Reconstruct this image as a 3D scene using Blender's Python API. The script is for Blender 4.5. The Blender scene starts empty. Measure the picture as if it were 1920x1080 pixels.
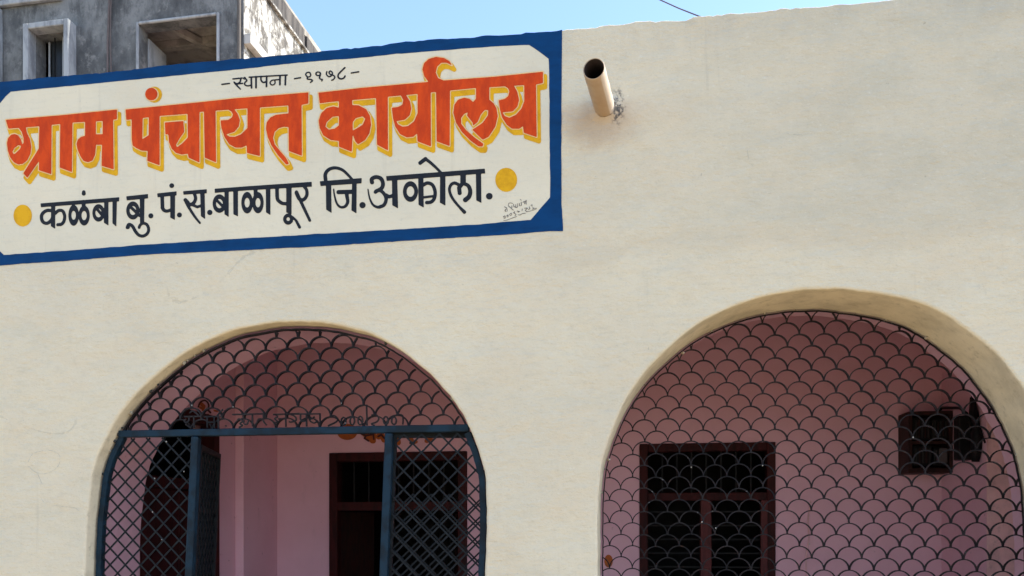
import bpy, bmesh, math, random
import numpy as np
from mathutils import Vector, Matrix, noise
from mathutils.geometry import delaunay_2d_cdt
random.seed(7)
R = math.radians
sc = bpy.context.scene
C = bpy.context.collection

# ------------------------------------------------------------------ camera, sky, sun, exposure
F_PX, CX, HY = 1500.0, 960.0, 986.0          # focal length, principal column and horizon row of the photograph (1920 px wide)
YAW = R(8.42); EYE = 1.55; DIST = 3.9
cam_d = bpy.data.cameras.new('camera'); cam = bpy.data.objects.new('camera', cam_d); C.objects.link(cam)
cam.location = (0, -DIST, EYE); cam.rotation_euler = (R(90), 0, YAW)
cam_d.sensor_width = 36; cam_d.lens = F_PX/1920*36
cam_d.shift_y = (HY-540)/1920; cam_d.clip_end = 2000; cam_d.clip_start = .05
sc.camera = cam
SUN_AZ, SUN_EL = 5.0, 47.0                  # degrees from +X towards +Y; elevation
world = bpy.data.worlds.new('World'); sc.world = world; world.use_nodes = True
wn = world.node_tree.nodes; wl = world.node_tree.links
sky = wn.new('ShaderNodeTexSky'); sky.sky_type = 'NISHITA'; sky.sun_disc = False
sky.sun_elevation = R(SUN_EL); sky.sun_rotation = R(90-SUN_AZ)
sky.air_density = 1.0; sky.dust_density = .7; sky.ozone_density = 2.4
wl.new(sky.outputs[0], wn['Background'].inputs[0]); wn['Background'].inputs[1].default_value = 0.13
sun_d = bpy.data.lights.new('sun', 'SUN'); sun_d.energy = 3.0; sun_d.angle = R(.5); sun_d.color = (1, .94, .84)
sun = bpy.data.objects.new('sun', sun_d); C.objects.link(sun)
sd = Vector((math.cos(R(SUN_AZ))*math.cos(R(SUN_EL)), math.sin(R(SUN_AZ))*math.cos(R(SUN_EL)), math.sin(R(SUN_EL))))
sun.rotation_euler = sd.to_track_quat('Z', 'Y').to_euler(); sun.location = sd*20
vs = sc.view_settings; vs.view_transform = 'Standard'; vs.look = 'None'; vs.gamma = 1; vs.use_curve_mapping = False
vs.exposure = 1.74
sc.cycles.diffuse_bounces = 8; sc.cycles.max_bounces = 12

# ------------------------------------------------------------------ helpers
FWD = Vector((-math.sin(YAW), math.cos(YAW), 0)); RGT = Vector((math.cos(YAW), math.sin(YAW), 0)); CAM = Vector((0, -DIST, EYE))
def on_y(px, py, y=0.0):                      # point of the plane Y = y that the photograph shows at a pixel
    u = (px-CX)/F_PX; v = (HY-py)/F_PX
    d = FWD + RGT*u + Vector((0, 0, v))
    return CAM + d*((y+DIST)/d.y)
def on_x(px, py, x):
    u = (px-CX)/F_PX; v = (HY-py)/F_PX
    d = FWD + RGT*u + Vector((0, 0, v))
    return CAM + d*(x/d.x)
def on_pl(px, py, p, n):
    u = (px-CX)/F_PX; v = (HY-py)/F_PX
    d = FWD + RGT*u + Vector((0, 0, v))
    return CAM + d*((p-CAM).dot(n)/d.dot(n))
def obj(name, me, mat=None, parent=None, kind=None, label=None, cat=None, group=None):
    if isinstance(me, bmesh.types.BMesh):
        bm = me; me = bpy.data.meshes.new(name); bm.to_mesh(me); bm.free()
    if mat is not None and not me.materials:
        for m in (mat if isinstance(mat, (list, tuple)) else [mat]): me.materials.append(m)
    o = bpy.data.objects.new(name, me); C.objects.link(o)
    if parent: o.parent = parent
    if kind: o['kind'] = kind
    if label: o['label'] = label
    if cat: o['category'] = cat
    if group: o['group'] = group
    return o
def thing(name, label, cat, loc=(0, 0, 0), rz=0.0, group=None):
    o = bpy.data.objects.new(name, None); C.objects.link(o); o.location = loc; o.rotation_euler = (0, 0, rz)
    o.empty_display_size = .1
    o['label'] = label; o['category'] = cat
    if group: o['group'] = group
    return o
def box(bm, a, b, mi=0, M=None):
    x0, y0, z0 = a; x1, y1, z1 = b
    P = [(x0,y0,z0),(x1,y0,z0),(x1,y1,z0),(x0,y1,z0),(x0,y0,z1),(x1,y0,z1),(x1,y1,z1),(x0,y1,z1)]
    vs_ = [bm.verts.new((M @ Vector(p)) if M else p) for p in P]
    for f in ((0,3,2,1),(4,5,6,7),(0,1,5,4),(1,2,6,5),(2,3,7,6),(3,0,4,7)):
        fc = bm.faces.new([vs_[i] for i in f]); fc.material_index = mi
def boxm(a, b, bev=0.0):
    bm = bmesh.new(); box(bm, a, b)
    if bev: bmesh.ops.bevel(bm, geom=list(bm.edges), offset=bev, segments=2, profile=.5, affect='EDGES')
    return bm
def strip(bm, pts, w, d, nrm=Vector((0, 1, 0)), closed=False):
    """flat bar of width w (in the plane square to nrm) and depth d (along nrm) swept along pts"""
    n = len(pts); rings = []
    for i, p in enumerate(pts):
        a = pts[(i-1) % n] if (closed or i > 0) else p; b = pts[(i+1) % n] if (closed or i < n-1) else p
        t = (Vector(b)-Vector(a)).normalized(); s = t.cross(nrm).normalized()
        rings.append([bm.verts.new(Vector(p)+s*(sx*w/2)+nrm*(sy*d/2)) for sx, sy in ((-1,-1),(1,-1),(1,1),(-1,1))])
    for i in range(n if closed else n-1):
        A, B = rings[i], rings[(i+1) % n]
        for k in range(4): bm.faces.new((A[k], A[(k+1) % 4], B[(k+1) % 4], B[k]))
    if not closed:
        bm.faces.new(rings[0][::-1]); bm.faces.new(rings[-1])
def tube(bm, pts, r, seg=10, cap=True):
    rings = []; n = len(pts); up = Vector((.13, .2, .97))
    for i, p in enumerate(pts):
        p = Vector(p); a = Vector(pts[max(i-1, 0)]); b = Vector(pts[min(i+1, n-1)])
        t = (b-a).normalized(); s = t.cross(up).normalized(); u2 = s.cross(t)
        rr = r[i] if isinstance(r, (list, tuple)) else r
        rings.append([bm.verts.new(p+(s*math.cos(2*math.pi*k/seg)+u2*math.sin(2*math.pi*k/seg))*rr) for k in range(seg)])
    for A, B in zip(rings, rings[1:]):
        for k in range(seg):
            f = bm.faces.new((A[k], A[(k+1) % seg], B[(k+1) % seg], B[k])); f.smooth = True
    if cap: bm.faces.new(rings[0]); bm.faces.new(rings[-1][::-1])
def catmull(P, n=6, closed=False):
    out = []; m = len(P)
    for i in range(m if closed else m-1):
        g = lambda k: Vector(P[k % m]) if closed else Vector(P[max(0, min(m-1, k))])
        p0, p1, p2, p3 = g(i-1), g(i), g(i+1), g(i+2)
        for k in range(n):
            t = k/n
            out.append(.5*((2*p1)+(p2-p0)*t+(2*p0-5*p1+4*p2-p3)*t*t+(3*p1-p0-3*p2+p3)*t**3))
    if not closed: out.append(Vector(P[-1]))
    return out
def inside(x, z, poly):
    c = False; j = len(poly)-1
    for i in range(len(poly)):
        xi, zi = poly[i]; xj, zj = poly[j]
        if (zi > z) != (zj > z) and x < (xj-xi)*(z-zi)/(zj-zi)+xi: c = not c
        j = i
    return c
def offset(poly, r):                          # positive = outwards for a clockwise or counter-clockwise loop
    n = len(poly); A = sum(poly[i][0]*poly[(i+1) % n][1]-poly[(i+1) % n][0]*poly[i][1] for i in range(n))
    s = 1 if A > 0 else -1; out = []
    for i in range(n):
        a = Vector(poly[i-1]); b = Vector(poly[i]); c = Vector(poly[(i+1) % n])
        t1 = (b-a); t2 = (c-b)
        t1 = t1.normalized() if t1.length > 1e-9 else t2.normalized(); t2 = t2.normalized() if t2.length > 1e-9 else t1
        nn = Vector((t1.y+t2.y, -(t1.x+t2.x)))*s
        nn.normalize(); k = max(.5, nn.dot(Vector((t1.y, -t1.x))*s))
        out.append(tuple(b+nn*(r/k)))
    return out
def fill(bm, loops, y, mi=0, flip=False):     # planar face with holes on the plane Y = y
    flat = [p for L in loops for p in L]; ed = []; k0 = 0
    for L in loops:
        ed += [(k0+i, k0+(i+1) % len(L)) for i in range(len(L))]; k0 += len(L)
    vo, _, tris, *_r = delaunay_2d_cdt([Vector((p[0], p[1])) for p in flat], ed, [], 0, 1e-7)
    flat = [tuple(v) for v in vo]
    def keep(t):
        x = sum(flat[i][0] for i in t)/3; z = sum(flat[i][1] for i in t)/3
        return inside(x, z, loops[0]) and not any(inside(x, z, h) for h in loops[1:])
    tris = [t for t in tris if keep(t)]; vv = [bm.verts.new((p[0], y, p[1])) for p in flat]
    for t in tris:
        a, b, c = [flat[i] for i in t]
        ar = (b[0]-a[0])*(c[1]-a[1])-(c[0]-a[0])*(b[1]-a[1])
        if abs(ar) < 1e-12: continue
        t = list(t)
        if (ar < 0) != flip: t.reverse()
        try:
            f = bm.faces.new([vv[i] for i in t]); f.material_index = mi
        except ValueError: pass
    return vv

# ------------------------------------------------------------------ materials
class NT:
    def __init__(s, name, rough=.8, metal=0.0, spec=.3):
        s.m = bpy.data.materials.new(name); s.m.use_nodes = True; s.t = s.m.node_tree
        s.b = s.t.nodes['Principled BSDF']; s.b.inputs['Roughness'].default_value = rough
        s.b.inputs['Metallic'].default_value = metal; s.b.inputs['Specular IOR Level'].default_value = spec
        s.co = s.t.nodes.new('ShaderNodeTexCoord')
    def n(s, t, **k):
        nd = s.t.nodes.new(t)
        for a, b in k.items(): setattr(nd, a, b)
        return nd
    def l(s, a, b): s.t.links.new(a, b)
    def pos(s, scale=(1, 1, 1), loc=(0, 0, 0)):
        mp = s.n('ShaderNodeMapping'); mp.inputs['Scale'].default_value = scale; mp.inputs['Location'].default_value = loc
        g = s.n('ShaderNodeNewGeometry'); s.l(g.outputs['Position'], mp.inputs[0]); return mp.outputs[0]
    def noise(s, sc_=1, det=4, rough=.55, scale=(1, 1, 1), loc=(0, 0, 0), dist=0.0):
        nd = s.n('ShaderNodeTexNoise'); nd.inputs['Scale'].default_value = sc_; nd.inputs['Detail'].default_value = det
        nd.inputs['Roughness'].default_value = rough; nd.inputs['Distortion'].default_value = dist
        s.l(s.pos(scale, loc), nd.inputs['Vector']); return nd.outputs[0]
    def ramp(s, v, a, b, lo=0.0, hi=1.0):
        r = s.n('ShaderNodeMapRange'); r.clamp = True; r.interpolation_type = 'SMOOTHSTEP'
        s.l(v, r.inputs[0]); r.inputs[1].default_value = a; r.inputs[2].default_value = b
        r.inputs[3].default_value = lo; r.inputs[4].default_value = hi; return r.outputs[0]
    def mix(s, f, a, b, mode='MIX'):
        m = s.n('ShaderNodeMix', data_type='RGBA', blend_type=mode)
        for i, v in ((0, f), (6, a), (7, b)):
            if isinstance(v, bpy.types.NodeSocket): s.l(v, m.inputs[i])
            elif i == 0: m.inputs[0].default_value = v
            else: m.inputs[i].default_value = (*v, 1)
        return m.outputs[2]
    def math(s, op, a, b=0.0):
        m = s.n('ShaderNodeMath', operation=op)
        for i, v in enumerate((a, b)):
            if isinstance(v, bpy.types.NodeSocket): s.l(v, m.inputs[i])
            else: m.inputs[i].default_value = v
        return m.outputs[0]
    def color(s, c):
        if isinstance(c, bpy.types.NodeSocket): s.l(c, s.b.inputs['Base Color'])
        else: s.b.inputs['Base Color'].default_value = (*c, 1)
    def bump(s, h, strength=.3, dist=.01, prev=None):
        b = s.n('ShaderNodeBump'); b.inputs['Strength'].default_value = strength; b.inputs['Distance'].default_value = dist
        s.l(h, b.inputs['Height'])
        if prev: s.l(prev, b.inputs['Normal'])
        s.l(b.outputs[0], s.b.inputs['Normal']); return b.outputs[0]
    def dist_to(s, p, sx=1, sz=1):            # distance in the wall plane from a point
        g = s.n('ShaderNodeNewGeometry'); sp = s.n('ShaderNodeSeparateXYZ'); s.l(g.outputs['Position'], sp.inputs[0])
        dx = s.math('MULTIPLY', s.math('SUBTRACT', sp.outputs[0], p.x), sx); dz = s.math('MULTIPLY', s.math('SUBTRACT', sp.outputs[2], p.z), sz)
        return s.math('SQRT', s.math('ADD', s.math('MULTIPLY', dx, dx), s.math('MULTIPLY', dz, dz)))
PIPE = on_y(1134, 203)
def mat_wall():
    m = NT('cream_wall_paint', .88, spec=.2)
    # broad clouding of the limewash, warmer and greyer patches, wide flat brush and trowel passes
    c = m.mix(m.ramp(m.noise(.9, 5, .6, loc=(3, 0, 1)), .35, .68), (.65, .578, .425), (.60, .535, .40))
    c = m.mix(m.ramp(m.noise(2.6, 6, .62, scale=(1, 1, 1.6), loc=(7, 0, 2)), .44, .66, 0, .6), c, (.625, .53, .375))
    c = m.mix(m.ramp(m.noise(3.4, 6, .7, scale=(1, 1, 2.4), loc=(1, 4, 9)), .48, .70, 0, .65), c, (.565, .515, .39))
    # greyer, older coat in the upper right panel of the facade
    g = m.n('ShaderNodeNewGeometry'); sp = m.n('ShaderNodeSeparateXYZ'); m.l(g.outputs['Position'], sp.inputs[0])
    up = m.math('ADD', sp.outputs[2], m.math('MULTIPLY', m.math('SUBTRACT', m.noise(2.2, 5, .6, loc=(2, 2, 2)), .5), .5))
    old = m.math('MULTIPLY', m.ramp(up, 2.85, 3.02), m.ramp(sp.outputs[0], -.75, 1.6, .1, 1))
    c = m.mix(m.math('MULTIPLY', old, .8), c, m.mix(m.ramp(m.noise(2.4, 6, .65, scale=(1, 1, 1.7), loc=(5, 5, 1)), .38, .64), (.55, .495, .375), (.475, .437, .335)))
    seam = m.math('MULTIPLY', m.ramp(m.math('ABSOLUTE', m.math('SUBTRACT', up, 2.9)), .09, .0), m.ramp(sp.outputs[0], -.8, -.2))
    c = m.mix(m.math('MULTIPLY', seam, .35), c, (.52, .44, .31))
    # fine horizontal float marks and grit in the coat
    c = m.mix(m.ramp(m.noise(13, 8, .72, scale=(1, 1, 3.2)), .47, .72, 0, .4), c, (.46, .42, .325))
    c = m.mix(m.ramp(m.noise(30, 6, .7, scale=(1, 1, 2.2), loc=(3, 3, 3)), .54, .72, 0, .45), c, (.66, .64, .55))
    c = m.mix(m.ramp(m.noise(70, 4, .65, scale=(1, 1, 1.6), loc=(6, 1, 3)), .56, .72, 0, .32), c, (.34, .33, .28))
    ck = m.math('ABSOLUTE', m.math('SUBTRACT', m.noise(.62, 2, .5, loc=(11, 0, 4.3), dist=.0), .5))
    ckw = m.math('ADD', ck, m.math('MULTIPLY', m.math('SUBTRACT', m.noise(22, 4, .6), .5), .012))
    c = m.mix(m.math('MULTIPLY', m.ramp(m.math('ABSOLUTE', ckw), .0016, .0004), m.ramp(m.noise(1.9, 3, .5, loc=(0, 9, 9)), .52, .58, 0, .28)), c, (.30, .28, .23))
    # damp along the coping
    c = m.mix(m.math('MULTIPLY', m.ramp(up, 3.72, 4.25), m.ramp(m.noise(5, 6, .7, scale=(1, 1, .35)), .4, .66)), c, (.40, .38, .32))
    # thin run marks
    c = m.mix(m.math('MULTIPLY', m.ramp(m.noise(16, 4, .6, scale=(1, 1, .06)), .60, .74), m.ramp(m.noise(2, 3, .5, loc=(5, 5, 5)), .5, .65, 0, .28)), c, (.36, .33, .26))
    # small specks and fly dirt
    c = m.mix(m.math('MULTIPLY', m.ramp(m.noise(38, 3, .5), .70, .76), .45), c, (.25, .24, .21))
    # rust and mould round the foot of the spout
    w = m.math('MULTIPLY', m.math('SUBTRACT', m.noise(13, 5, .65), .5), .16)
    d = m.math('ADD', m.dist_to(PIPE+Vector((-.03, 0, -.075)), .75, 1.15), w)
    c = m.mix(m.ramp(d, .20, .04, 0, .62), c, (.40, .29, .20))
    d2 = m.math('ADD', m.dist_to(PIPE+Vector((.062, 0, .0)), 2.6, .9), w)
    c = m.mix(m.math('MULTIPLY', m.ramp(d2, .11, .03), m.ramp(m.noise(48, 6, .75, loc=(3, 7, 2)), .47, .55)), c, (.09, .085, .08))
    m.color(c)
    n1 = m.bump(m.noise(26, 7, .70, scale=(1, 1, 2.4)), .6, .010)
    n2 = m.bump(m.noise(3.1, 5, .6, scale=(1, 1, 1.8)), .6, .045, n1)
    m.bump(m.noise(95, 3, .6), .4, .003, n2)
    return m.m
def mat_simple(name, col, col2=None, rough=.7, metal=0.0, sc_=8, bump=.1, spec=.3, scale=(1, 1, 1), lo=.4, hi=.65, dist=.004):
    m = NT(name, rough, metal, spec)
    m.color(m.mix(m.ramp(m.noise(sc_, 6, .65, scale=scale), lo, hi), col, col2 or tuple(k*.8 for k in col)))
    if bump: m.bump(m.noise(sc_*4, 5, .65, scale=scale), bump, dist)
    return m.m
def mat_pink(name='pink_paint', col=(.71, .435, .505), col2=(.66, .39, .45)):
    m = NT(name, .7, spec=.3)
    c = m.mix(m.ramp(m.noise(1.7, 5, .6), .35, .68), col, col2)
    c = m.mix(m.ramp(m.noise(7, 6, .7, scale=(1, 1, .4)), .55, .75, 0, .35), c, (.50, .32, .35))
    c = m.mix(m.math('MULTIPLY', m.ramp(m.noise(20, 4, .6), .66, .74), .5), c, (.28, .17, .17))
    m.color(c); n = m.bump(m.noise(30, 6, .65), .2, .004); m.bump(m.noise(3, 3, .5), .25, .02, n)
    return m.m
def mat_concrete_streak():
    m = NT('stained_grey_concrete', .92, spec=.15)
    c = m.mix(m.ramp(m.noise(1.3, 7, .62, scale=(1, 1, .6)), .38, .62), (.19, .197, .195), (.085, .09, .092))
    c = m.mix(m.ramp(m.noise(3.2, 6, .7, scale=(1, 1, .32), loc=(4, 1, 0)), .47, .68, 0, .8), c, (.045, .048, .05))
    c = m.mix(m.ramp(m.noise(2.3, 7, .7, loc=(9, 3, 4)), .56, .70, 0, .7), c, (.29, .29, .28))
    c = m.mix(m.ramp(m.noise(7, 7, .72, scale=(1, 1, .8), loc=(2, 8, 0)), .46, .66, 0, .55), c, (.06, .063, .066))
    c = m.mix(m.ramp(m.noise(5, 7, .72, loc=(6, 2, 3)), .55, .72, 0, .5), c, (.30, .30, .285))
    m.color(c); m.bump(m.noise(14, 7, .7), .5, .02)
    return m.m
def mat_peeling():
    m = NT('peeling_whitewash', .92, spec=.15)
    pe = m.noise(4.2, 9, .78, scale=(1, .8, .8), dist=.8)
    c = m.mix(m.ramp(pe, .46, .54), (.46, .45, .41), (.14, .13, .115))
    c = m.mix(m.ramp(m.noise(7, 6, .7, scale=(1, 1, .3)), .46, .62, 0, .8), c, (.07, .065, .06))
    m.color(c); m.bump(pe, .6, .03)
    return m.m
def mat_parapet():
    m = NT('weathered_parapet_render', .92, spec=.15)
    c = m.mix(m.ramp(m.noise(3, 6, .65, scale=(1, 1, .2)), .4, .62), (.115, .105, .095), (.05, .047, .045))
    m.color(c); m.bump(m.noise(16, 6, .7), .4, .02); return m.m
def mat_iron():
    m = NT('dark_grille_paint', .6, spec=.18)
    c = m.mix(m.ramp(m.noise(9, 5, .65), .42, .62), (.004, .0035, .005), (.016, .013, .014))
    c = m.mix(m.ramp(m.noise(26, 5, .7, loc=(2, 5, 1)), .60, .70, 0, .8), c, (.055, .024, .014))
    c = m.mix(m.ramp(m.noise(34, 3, .6, loc=(7, 5, 1)), .70, .74, 0, .7), c, (.16, .17, .17))
    m.color(c); m.bump(m.noise(90, 4, .65), .4, .002); return m.m
def mat_pvc():
    m = NT('cream_painted_pipe', .5, spec=.35)
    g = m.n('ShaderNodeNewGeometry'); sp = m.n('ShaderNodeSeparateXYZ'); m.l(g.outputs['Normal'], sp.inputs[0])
    sun_stripe = m.ramp(m.math('ADD', sp.outputs[0], m.math('MULTIPLY', m.math('SUBTRACT', m.noise(18, 4, .6), .5), .10)), .52, .66)
    c = m.mix(sun_stripe, m.mix(m.ramp(m.noise(12, 6, .65), .4, .65), (.36, .31, .235), (.30, .235, .165)), (.72, .71, .66))   # brown dirt on the body; sunlit stripe painted white on the +X side
    d = m.math('ADD', m.dist_to(PIPE+Vector((0, 0, -.02))), m.math('MULTIPLY', m.math('SUBTRACT', m.noise(20, 5, .65), .5), .08))
    c = m.mix(m.ramp(d, .13, .02, 0, .55), c, (.42, .25, .12))
    m.color(c); m.bump(m.noise(40, 4, .6), .15, .003); return m.m
M = dict(
    wall=mat_wall(), pink=mat_pink(), ceil=mat_simple('veranda_ceiling_paint', (.66, .46, .48), (.58, .4, .42), .85),
    gatebar=mat_simple('blue_black_gate_paint', (.0065, .023, .040), (.005, .012, .019), .6, 0, 11, .25, .16, lo=.4, hi=.6),
    lattice=mat_simple('dark_lattice_paint', (.004, .0065, .009), (.010, .014, .017), .6, 0, 30, .3, .2, lo=.5, hi=.7),
    scallop=mat_iron(),
    maroon=mat_simple('maroon_wood_paint', (.042, .0075, .0075), (.022, .006, .006), .6, 0, 5, .15, .12, scale=(6, 6, 1)),
    maroon2=mat_simple('faded_maroon_wood_paint', (.10, .026, .026), (.06, .018, .018), .6, 0, 6, .15, .15, scale=(6, 6, 1)),
    black=mat_simple('dark_iron', (.006, .006, .007), (.012, .010, .010), .6, 0, 20, .1, .15),
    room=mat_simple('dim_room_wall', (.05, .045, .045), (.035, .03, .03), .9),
    blue=mat_simple('sign_blue_paint', (.0008, .040, .135), (.0008, .030, .100), .7, 0, 6, .2, .12, scale=(1, 1, 3), lo=.35, hi=.7),
    red=mat_simple('sign_red_paint', (.60, .062, .008), (.45, .042, .008), .7, 0, 9, .2, .12, scale=(2, 1, .7), lo=.35, hi=.65),
    yellow=mat_simple('sign_ochre_paint', (.66, .355, .012), (.54, .275, .010), .7, 0, 14, .2, .12),
    peach=mat_simple('sign_peach_outline', (.74, .47, .20), (.66, .44, .21), .6, 0, 14, .1),
    ink=mat_simple('sign_black_paint', (.010, .013, .019), (.017, .018, .021), .65, 0, 14, .2, .15),
    pencil=mat_simple('faint_signature_paint', (.10, .09, .085), (.2, .18, .16), .7, 0, 60, 0, lo=.45, hi=.6),
    orange=mat_simple('orange_wall_lettering', (.42, .10, .015), (.30, .08, .02), .7, 0, 30, .1),
    brown=mat_simple('brown_letter_edge', (.05, .012, .012), None, .7),
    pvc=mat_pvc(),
    pipein=mat_simple('dark_pipe_inside', (.035, .03, .03), (.05, .035, .035), .9),  # near-black tone for the bore of the spout
    concrete=mat_concrete_streak(), peel=mat_peeling(), parapet=mat_parapet(),
    frame_c=mat_simple('grey_cement_frame', (.32, .34, .35), (.19, .205, .22), .85, 0, 5, .3, .2, scale=(1, 1, .4)),
    slab=mat_simple('rough_room_ceiling', (.34, .31, .26), (.20, .185, .16), .9, 0, 3, .5, .2),
    ground=mat_simple('dusty_ground', (.40, .30, .18), (.32, .24, .15), .95, 0, 1.3, .4, .1),
    floor=mat_simple('veranda_floor_stone', (.55, .52, .47), (.46, .43, .39), .5),
    wire=mat_simple('black_cable', (.11, .09, .085), None, .7, 0, 5, 0),
)
def mat_sign_field():
    m = NT('sign_cream_paint', .75, spec=.25)
    c = m.mix(m.ramp(m.noise(1.4, 5, .6, loc=(8, 8, 1)), .35, .66), (.65, .59, .445), (.60, .55, .42))
    c = m.mix(m.ramp(m.noise(7, 6, .65, scale=(1, 1, 5)), .5, .72, 0, .35), c, (.49, .47, .38))
    c = m.mix(m.ramp(m.noise(3, 5, .65, loc=(1, 1, 7)), .5, .72, 0, .4), c, (.61, .52, .37))
    c = m.mix(m.math('MULTIPLY', m.ramp(m.noise(14, 4, .6, scale=(1, 1, .07)), .58, .74), .22), c, (.36, .33, .27))
    c = m.mix(m.ramp(m.noise(60, 4, .65), .58, .72, 0, .3), c, (.38, .36, .3))
    m.color(c); n = m.bump(m.noise(26, 7, .68, scale=(1, 1, 2.6)), .3, .006); m.bump(m.noise(3.1, 4, .6), .4, .03, n)
    return m.m
M['field'] = mat_sign_field()
M['oldwood'] = mat_simple('dark_old_wood', (.030, .010, .008), (.014, .008, .007), .6, 0, 10, .2, .15, scale=(4, 4, 1))
def mat_painted(name, base):
    m = NT(name, .85, spec=.2); m.color(m.mix(m.ramp(m.noise(17, 7, .72), .52, .70, 0, .55), m.mix(m.ramp(m.noise(5, 6, .65), .38, .66), base, tuple(k*.78 for k in base)), tuple(k*.5 for k in base)))
    m.bump(m.noise(24, 6, .68), .35, .006); return m.m
M['reveal'] = mat_painted('beige_reveal_paint', (.64, .565, .41))

# ------------------------------------------------------------------ the ground
gm = bmesh.new(); s_ = 600; g_ = [gm.verts.new(p) for p in ((-s_, -s_, 0), (s_, -s_, 0), (s_, s_, 0), (-s_, s_, 0))]; gm.faces.new(g_)
obj('ground', gm, M['ground'], kind='structure')

# ------------------------------------------------------------------ the office building
BX0, BX1 = -6.2, 6.4; THK = .48; BACK = 2.3; LX, RX = -2.93, 2.54; CEIL = 3.3
office = thing('office_building', 'cream plastered office building with two arched openings and a pink veranda inside', 'building')
# arch outlines, traced on the face of the wall
A1 = [(160,1080),(160.5,1045),(161,1015),(162.5,980),(165,946),(168.5,920),(173,892),(182,860),(195,830),(211,798),(229,770),(253,741),(285,710),(322,679),(355,657),(387,640),(438,619),(496,607),(545,603),(601,605),(659,615),(705,631),(751,657),(798,694),(833,729),(856,759),(874,789),(890,824),(901,856),(908,890),(911,930),(912,969),(911.5,1020),(910,1080)]
A2 = [(1120,1080),(1120,1030),(1120.5,978),(1121,940),(1123.5,903),(1130,862),(1141,825),(1156,787),(1172,754),(1194,718),(1223,682),(1264,643),(1298,616),(1337,592),(1397,566),(1457,550),(1520,543),(1575,543),(1620,547),(1680,558),(1741,577),(1796,606),(1856,653),(1888,686),(1920,732),(1946,778),(1966,824),(1982,872),(1991,925),(1995,985),(1996,1080)]
def arch_loop(A, zlow, y=0.0):
    P = [on_y(a, b, y) for a, b in A]; P = [(p.x, p.z) for p in P]
    P = [tuple(v) for v in catmull([Vector((p[0], p[1])) for p in P], 5)]
    out = []
    for i, (x, z) in enumerate(P):
        k = noise.noise(Vector((x*9, z*9, 3.3)))*.0045+noise.noise(Vector((x*31, z*31, 5)))*.0022+noise.noise(Vector((x*2.6, z*2.6, 1)))*.006
        out.append((x+k, z+k))
    n = 8; a = out[0]; b = out[-1]
    left = [(a[0], zlow+(a[1]-zlow)*i/n) for i in range(n)]; right = [(b[0], b[1]+(zlow-b[1])*(i+1)/n) for i in range(n)]
    return left+out+right                      # open at the bottom between last and first
L1 = arch_loop(A1, 0.12); L2 = arch_loop(A2, .14)
TOP = [(0,155),(60,149),(127,143),(213,136),(333,121),(467,110),(580,100),(604,98),(651,92),(680,90),(715,87),(732,82.5),(742,82),(753,80),(802,75.6),(855,73),(890,71.5),(904,68.6),(950,66.8),(977,65.4),(986,62.7),(1033,60.4),(1054,57.2),(1100,52),(1150,46),(1200,40.5),(1239,37.5),(1262,38.5),(1286,38),(1300,33),(1312,30),(1370,25.5),(1434,21.5),(1455,17),(1473,15.6),(1510,13.5),(1565,9.5),(1600,6.5),(1643,2),(1674,-1),(1760,-9),(1900,-22),(2050,-35)]
topw = [on_y(a, b) for a, b in TOP]; topw = [(p.x, p.z) for p in topw]
fine = []
for (x0, z0), (x1, z1) in zip(topw, topw[1:]):
    n = max(1, int((x1-x0)/.02))
    for i in range(n):
        x = x0+(x1-x0)*i/n; z = z0+(z1-z0)*i/n
        amp = .004 if x0 < on_y(1054, 60).x else .008
        fine.append((x, z+amp*(noise.noise(Vector((x*12, 0, 0)))+.8*noise.noise(Vector((x*48, 2, 0)))-1.6*max(0, noise.noise(Vector((x*21, 6, 0)))-.28))))
fine.append(topw[-1])
zl = topw[0][1]; topline = [(BX0, zl+.015)]+fine+[(BX1, topw[-1][1]-.01)]
bmw = bmesh.new(); RD = .014
L1o = offset(L1, RD); L2o = offset(L2, RD)
# keep the bottoms level
for Lo, zlow in ((L1o, .12), (L2o, .14)):
    Lo[0] = (Lo[0][0], zlow); Lo[-1] = (Lo[-1][0], zlow)
TR = .004
outer = [(BX0, 0), (BX1, 0)]+[(x, z-TR) for x, z in topline[::-1]]
fill(bmw, [outer, L1o, L2o], 0.0)
fill(bmw, [outer, L1, L2], THK, 1, True)
def reveal(L, Lo, ysplit, mi_out, mi_in):
    rows = []
    for k in range(5):
        a = k/4*math.pi/2
        rows.append([(Lo[i][0]+(L[i][0]-Lo[i][0])*math.sin(a), RD*(1-math.cos(a)), Lo[i][1]+(L[i][1]-Lo[i][1])*math.sin(a)) for i in range(len(L))])
    for yy in (ysplit, THK): rows.append([(p[0], yy, p[1]) for p in L])
    V = [[bmw.verts.new(p) for p in r] for r in rows]
    for j in range(len(V)-1):
        n = len(L)
        for i in range(n):
            i2 = (i+1) % n
            f = bmw.faces.new((V[j][i], V[j+1][i], V[j+1][i2], V[j][i2])); f.smooth = True
            f.material_index = 0 if j < 2 else (mi_out if j < len(V)-2 else mi_in)
reveal(L1, L1o, .10, 2, 1); reveal(L2, L2o, .375, 2, 1)
# coping: rounded edge and top
tv = []
for (x, z) in topline:
    tv.append([bmw.verts.new((x, TR*(1-math.cos(a)), z-TR+TR*math.sin(a))) for a in (0, .5, 1.05, math.pi/2)]+[bmw.verts.new((x, .23, z-.004+.01*noise.noise(Vector((x*6, 5, 0)))))]+[bmw.verts.new((x, .24, 3.5))])
for a, b in zip(tv, tv[1:]):
    for k in range(5):
        f = bmw.faces.new((a[k], b[k], b[k+1], a[k+1])); f.smooth = k < 3
bmesh.ops.recalc_face_normals(bmw, faces=bmw.faces)
obj('front_wall', bmw, [M['wall'], M['pink'], M['reveal']], office)
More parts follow.
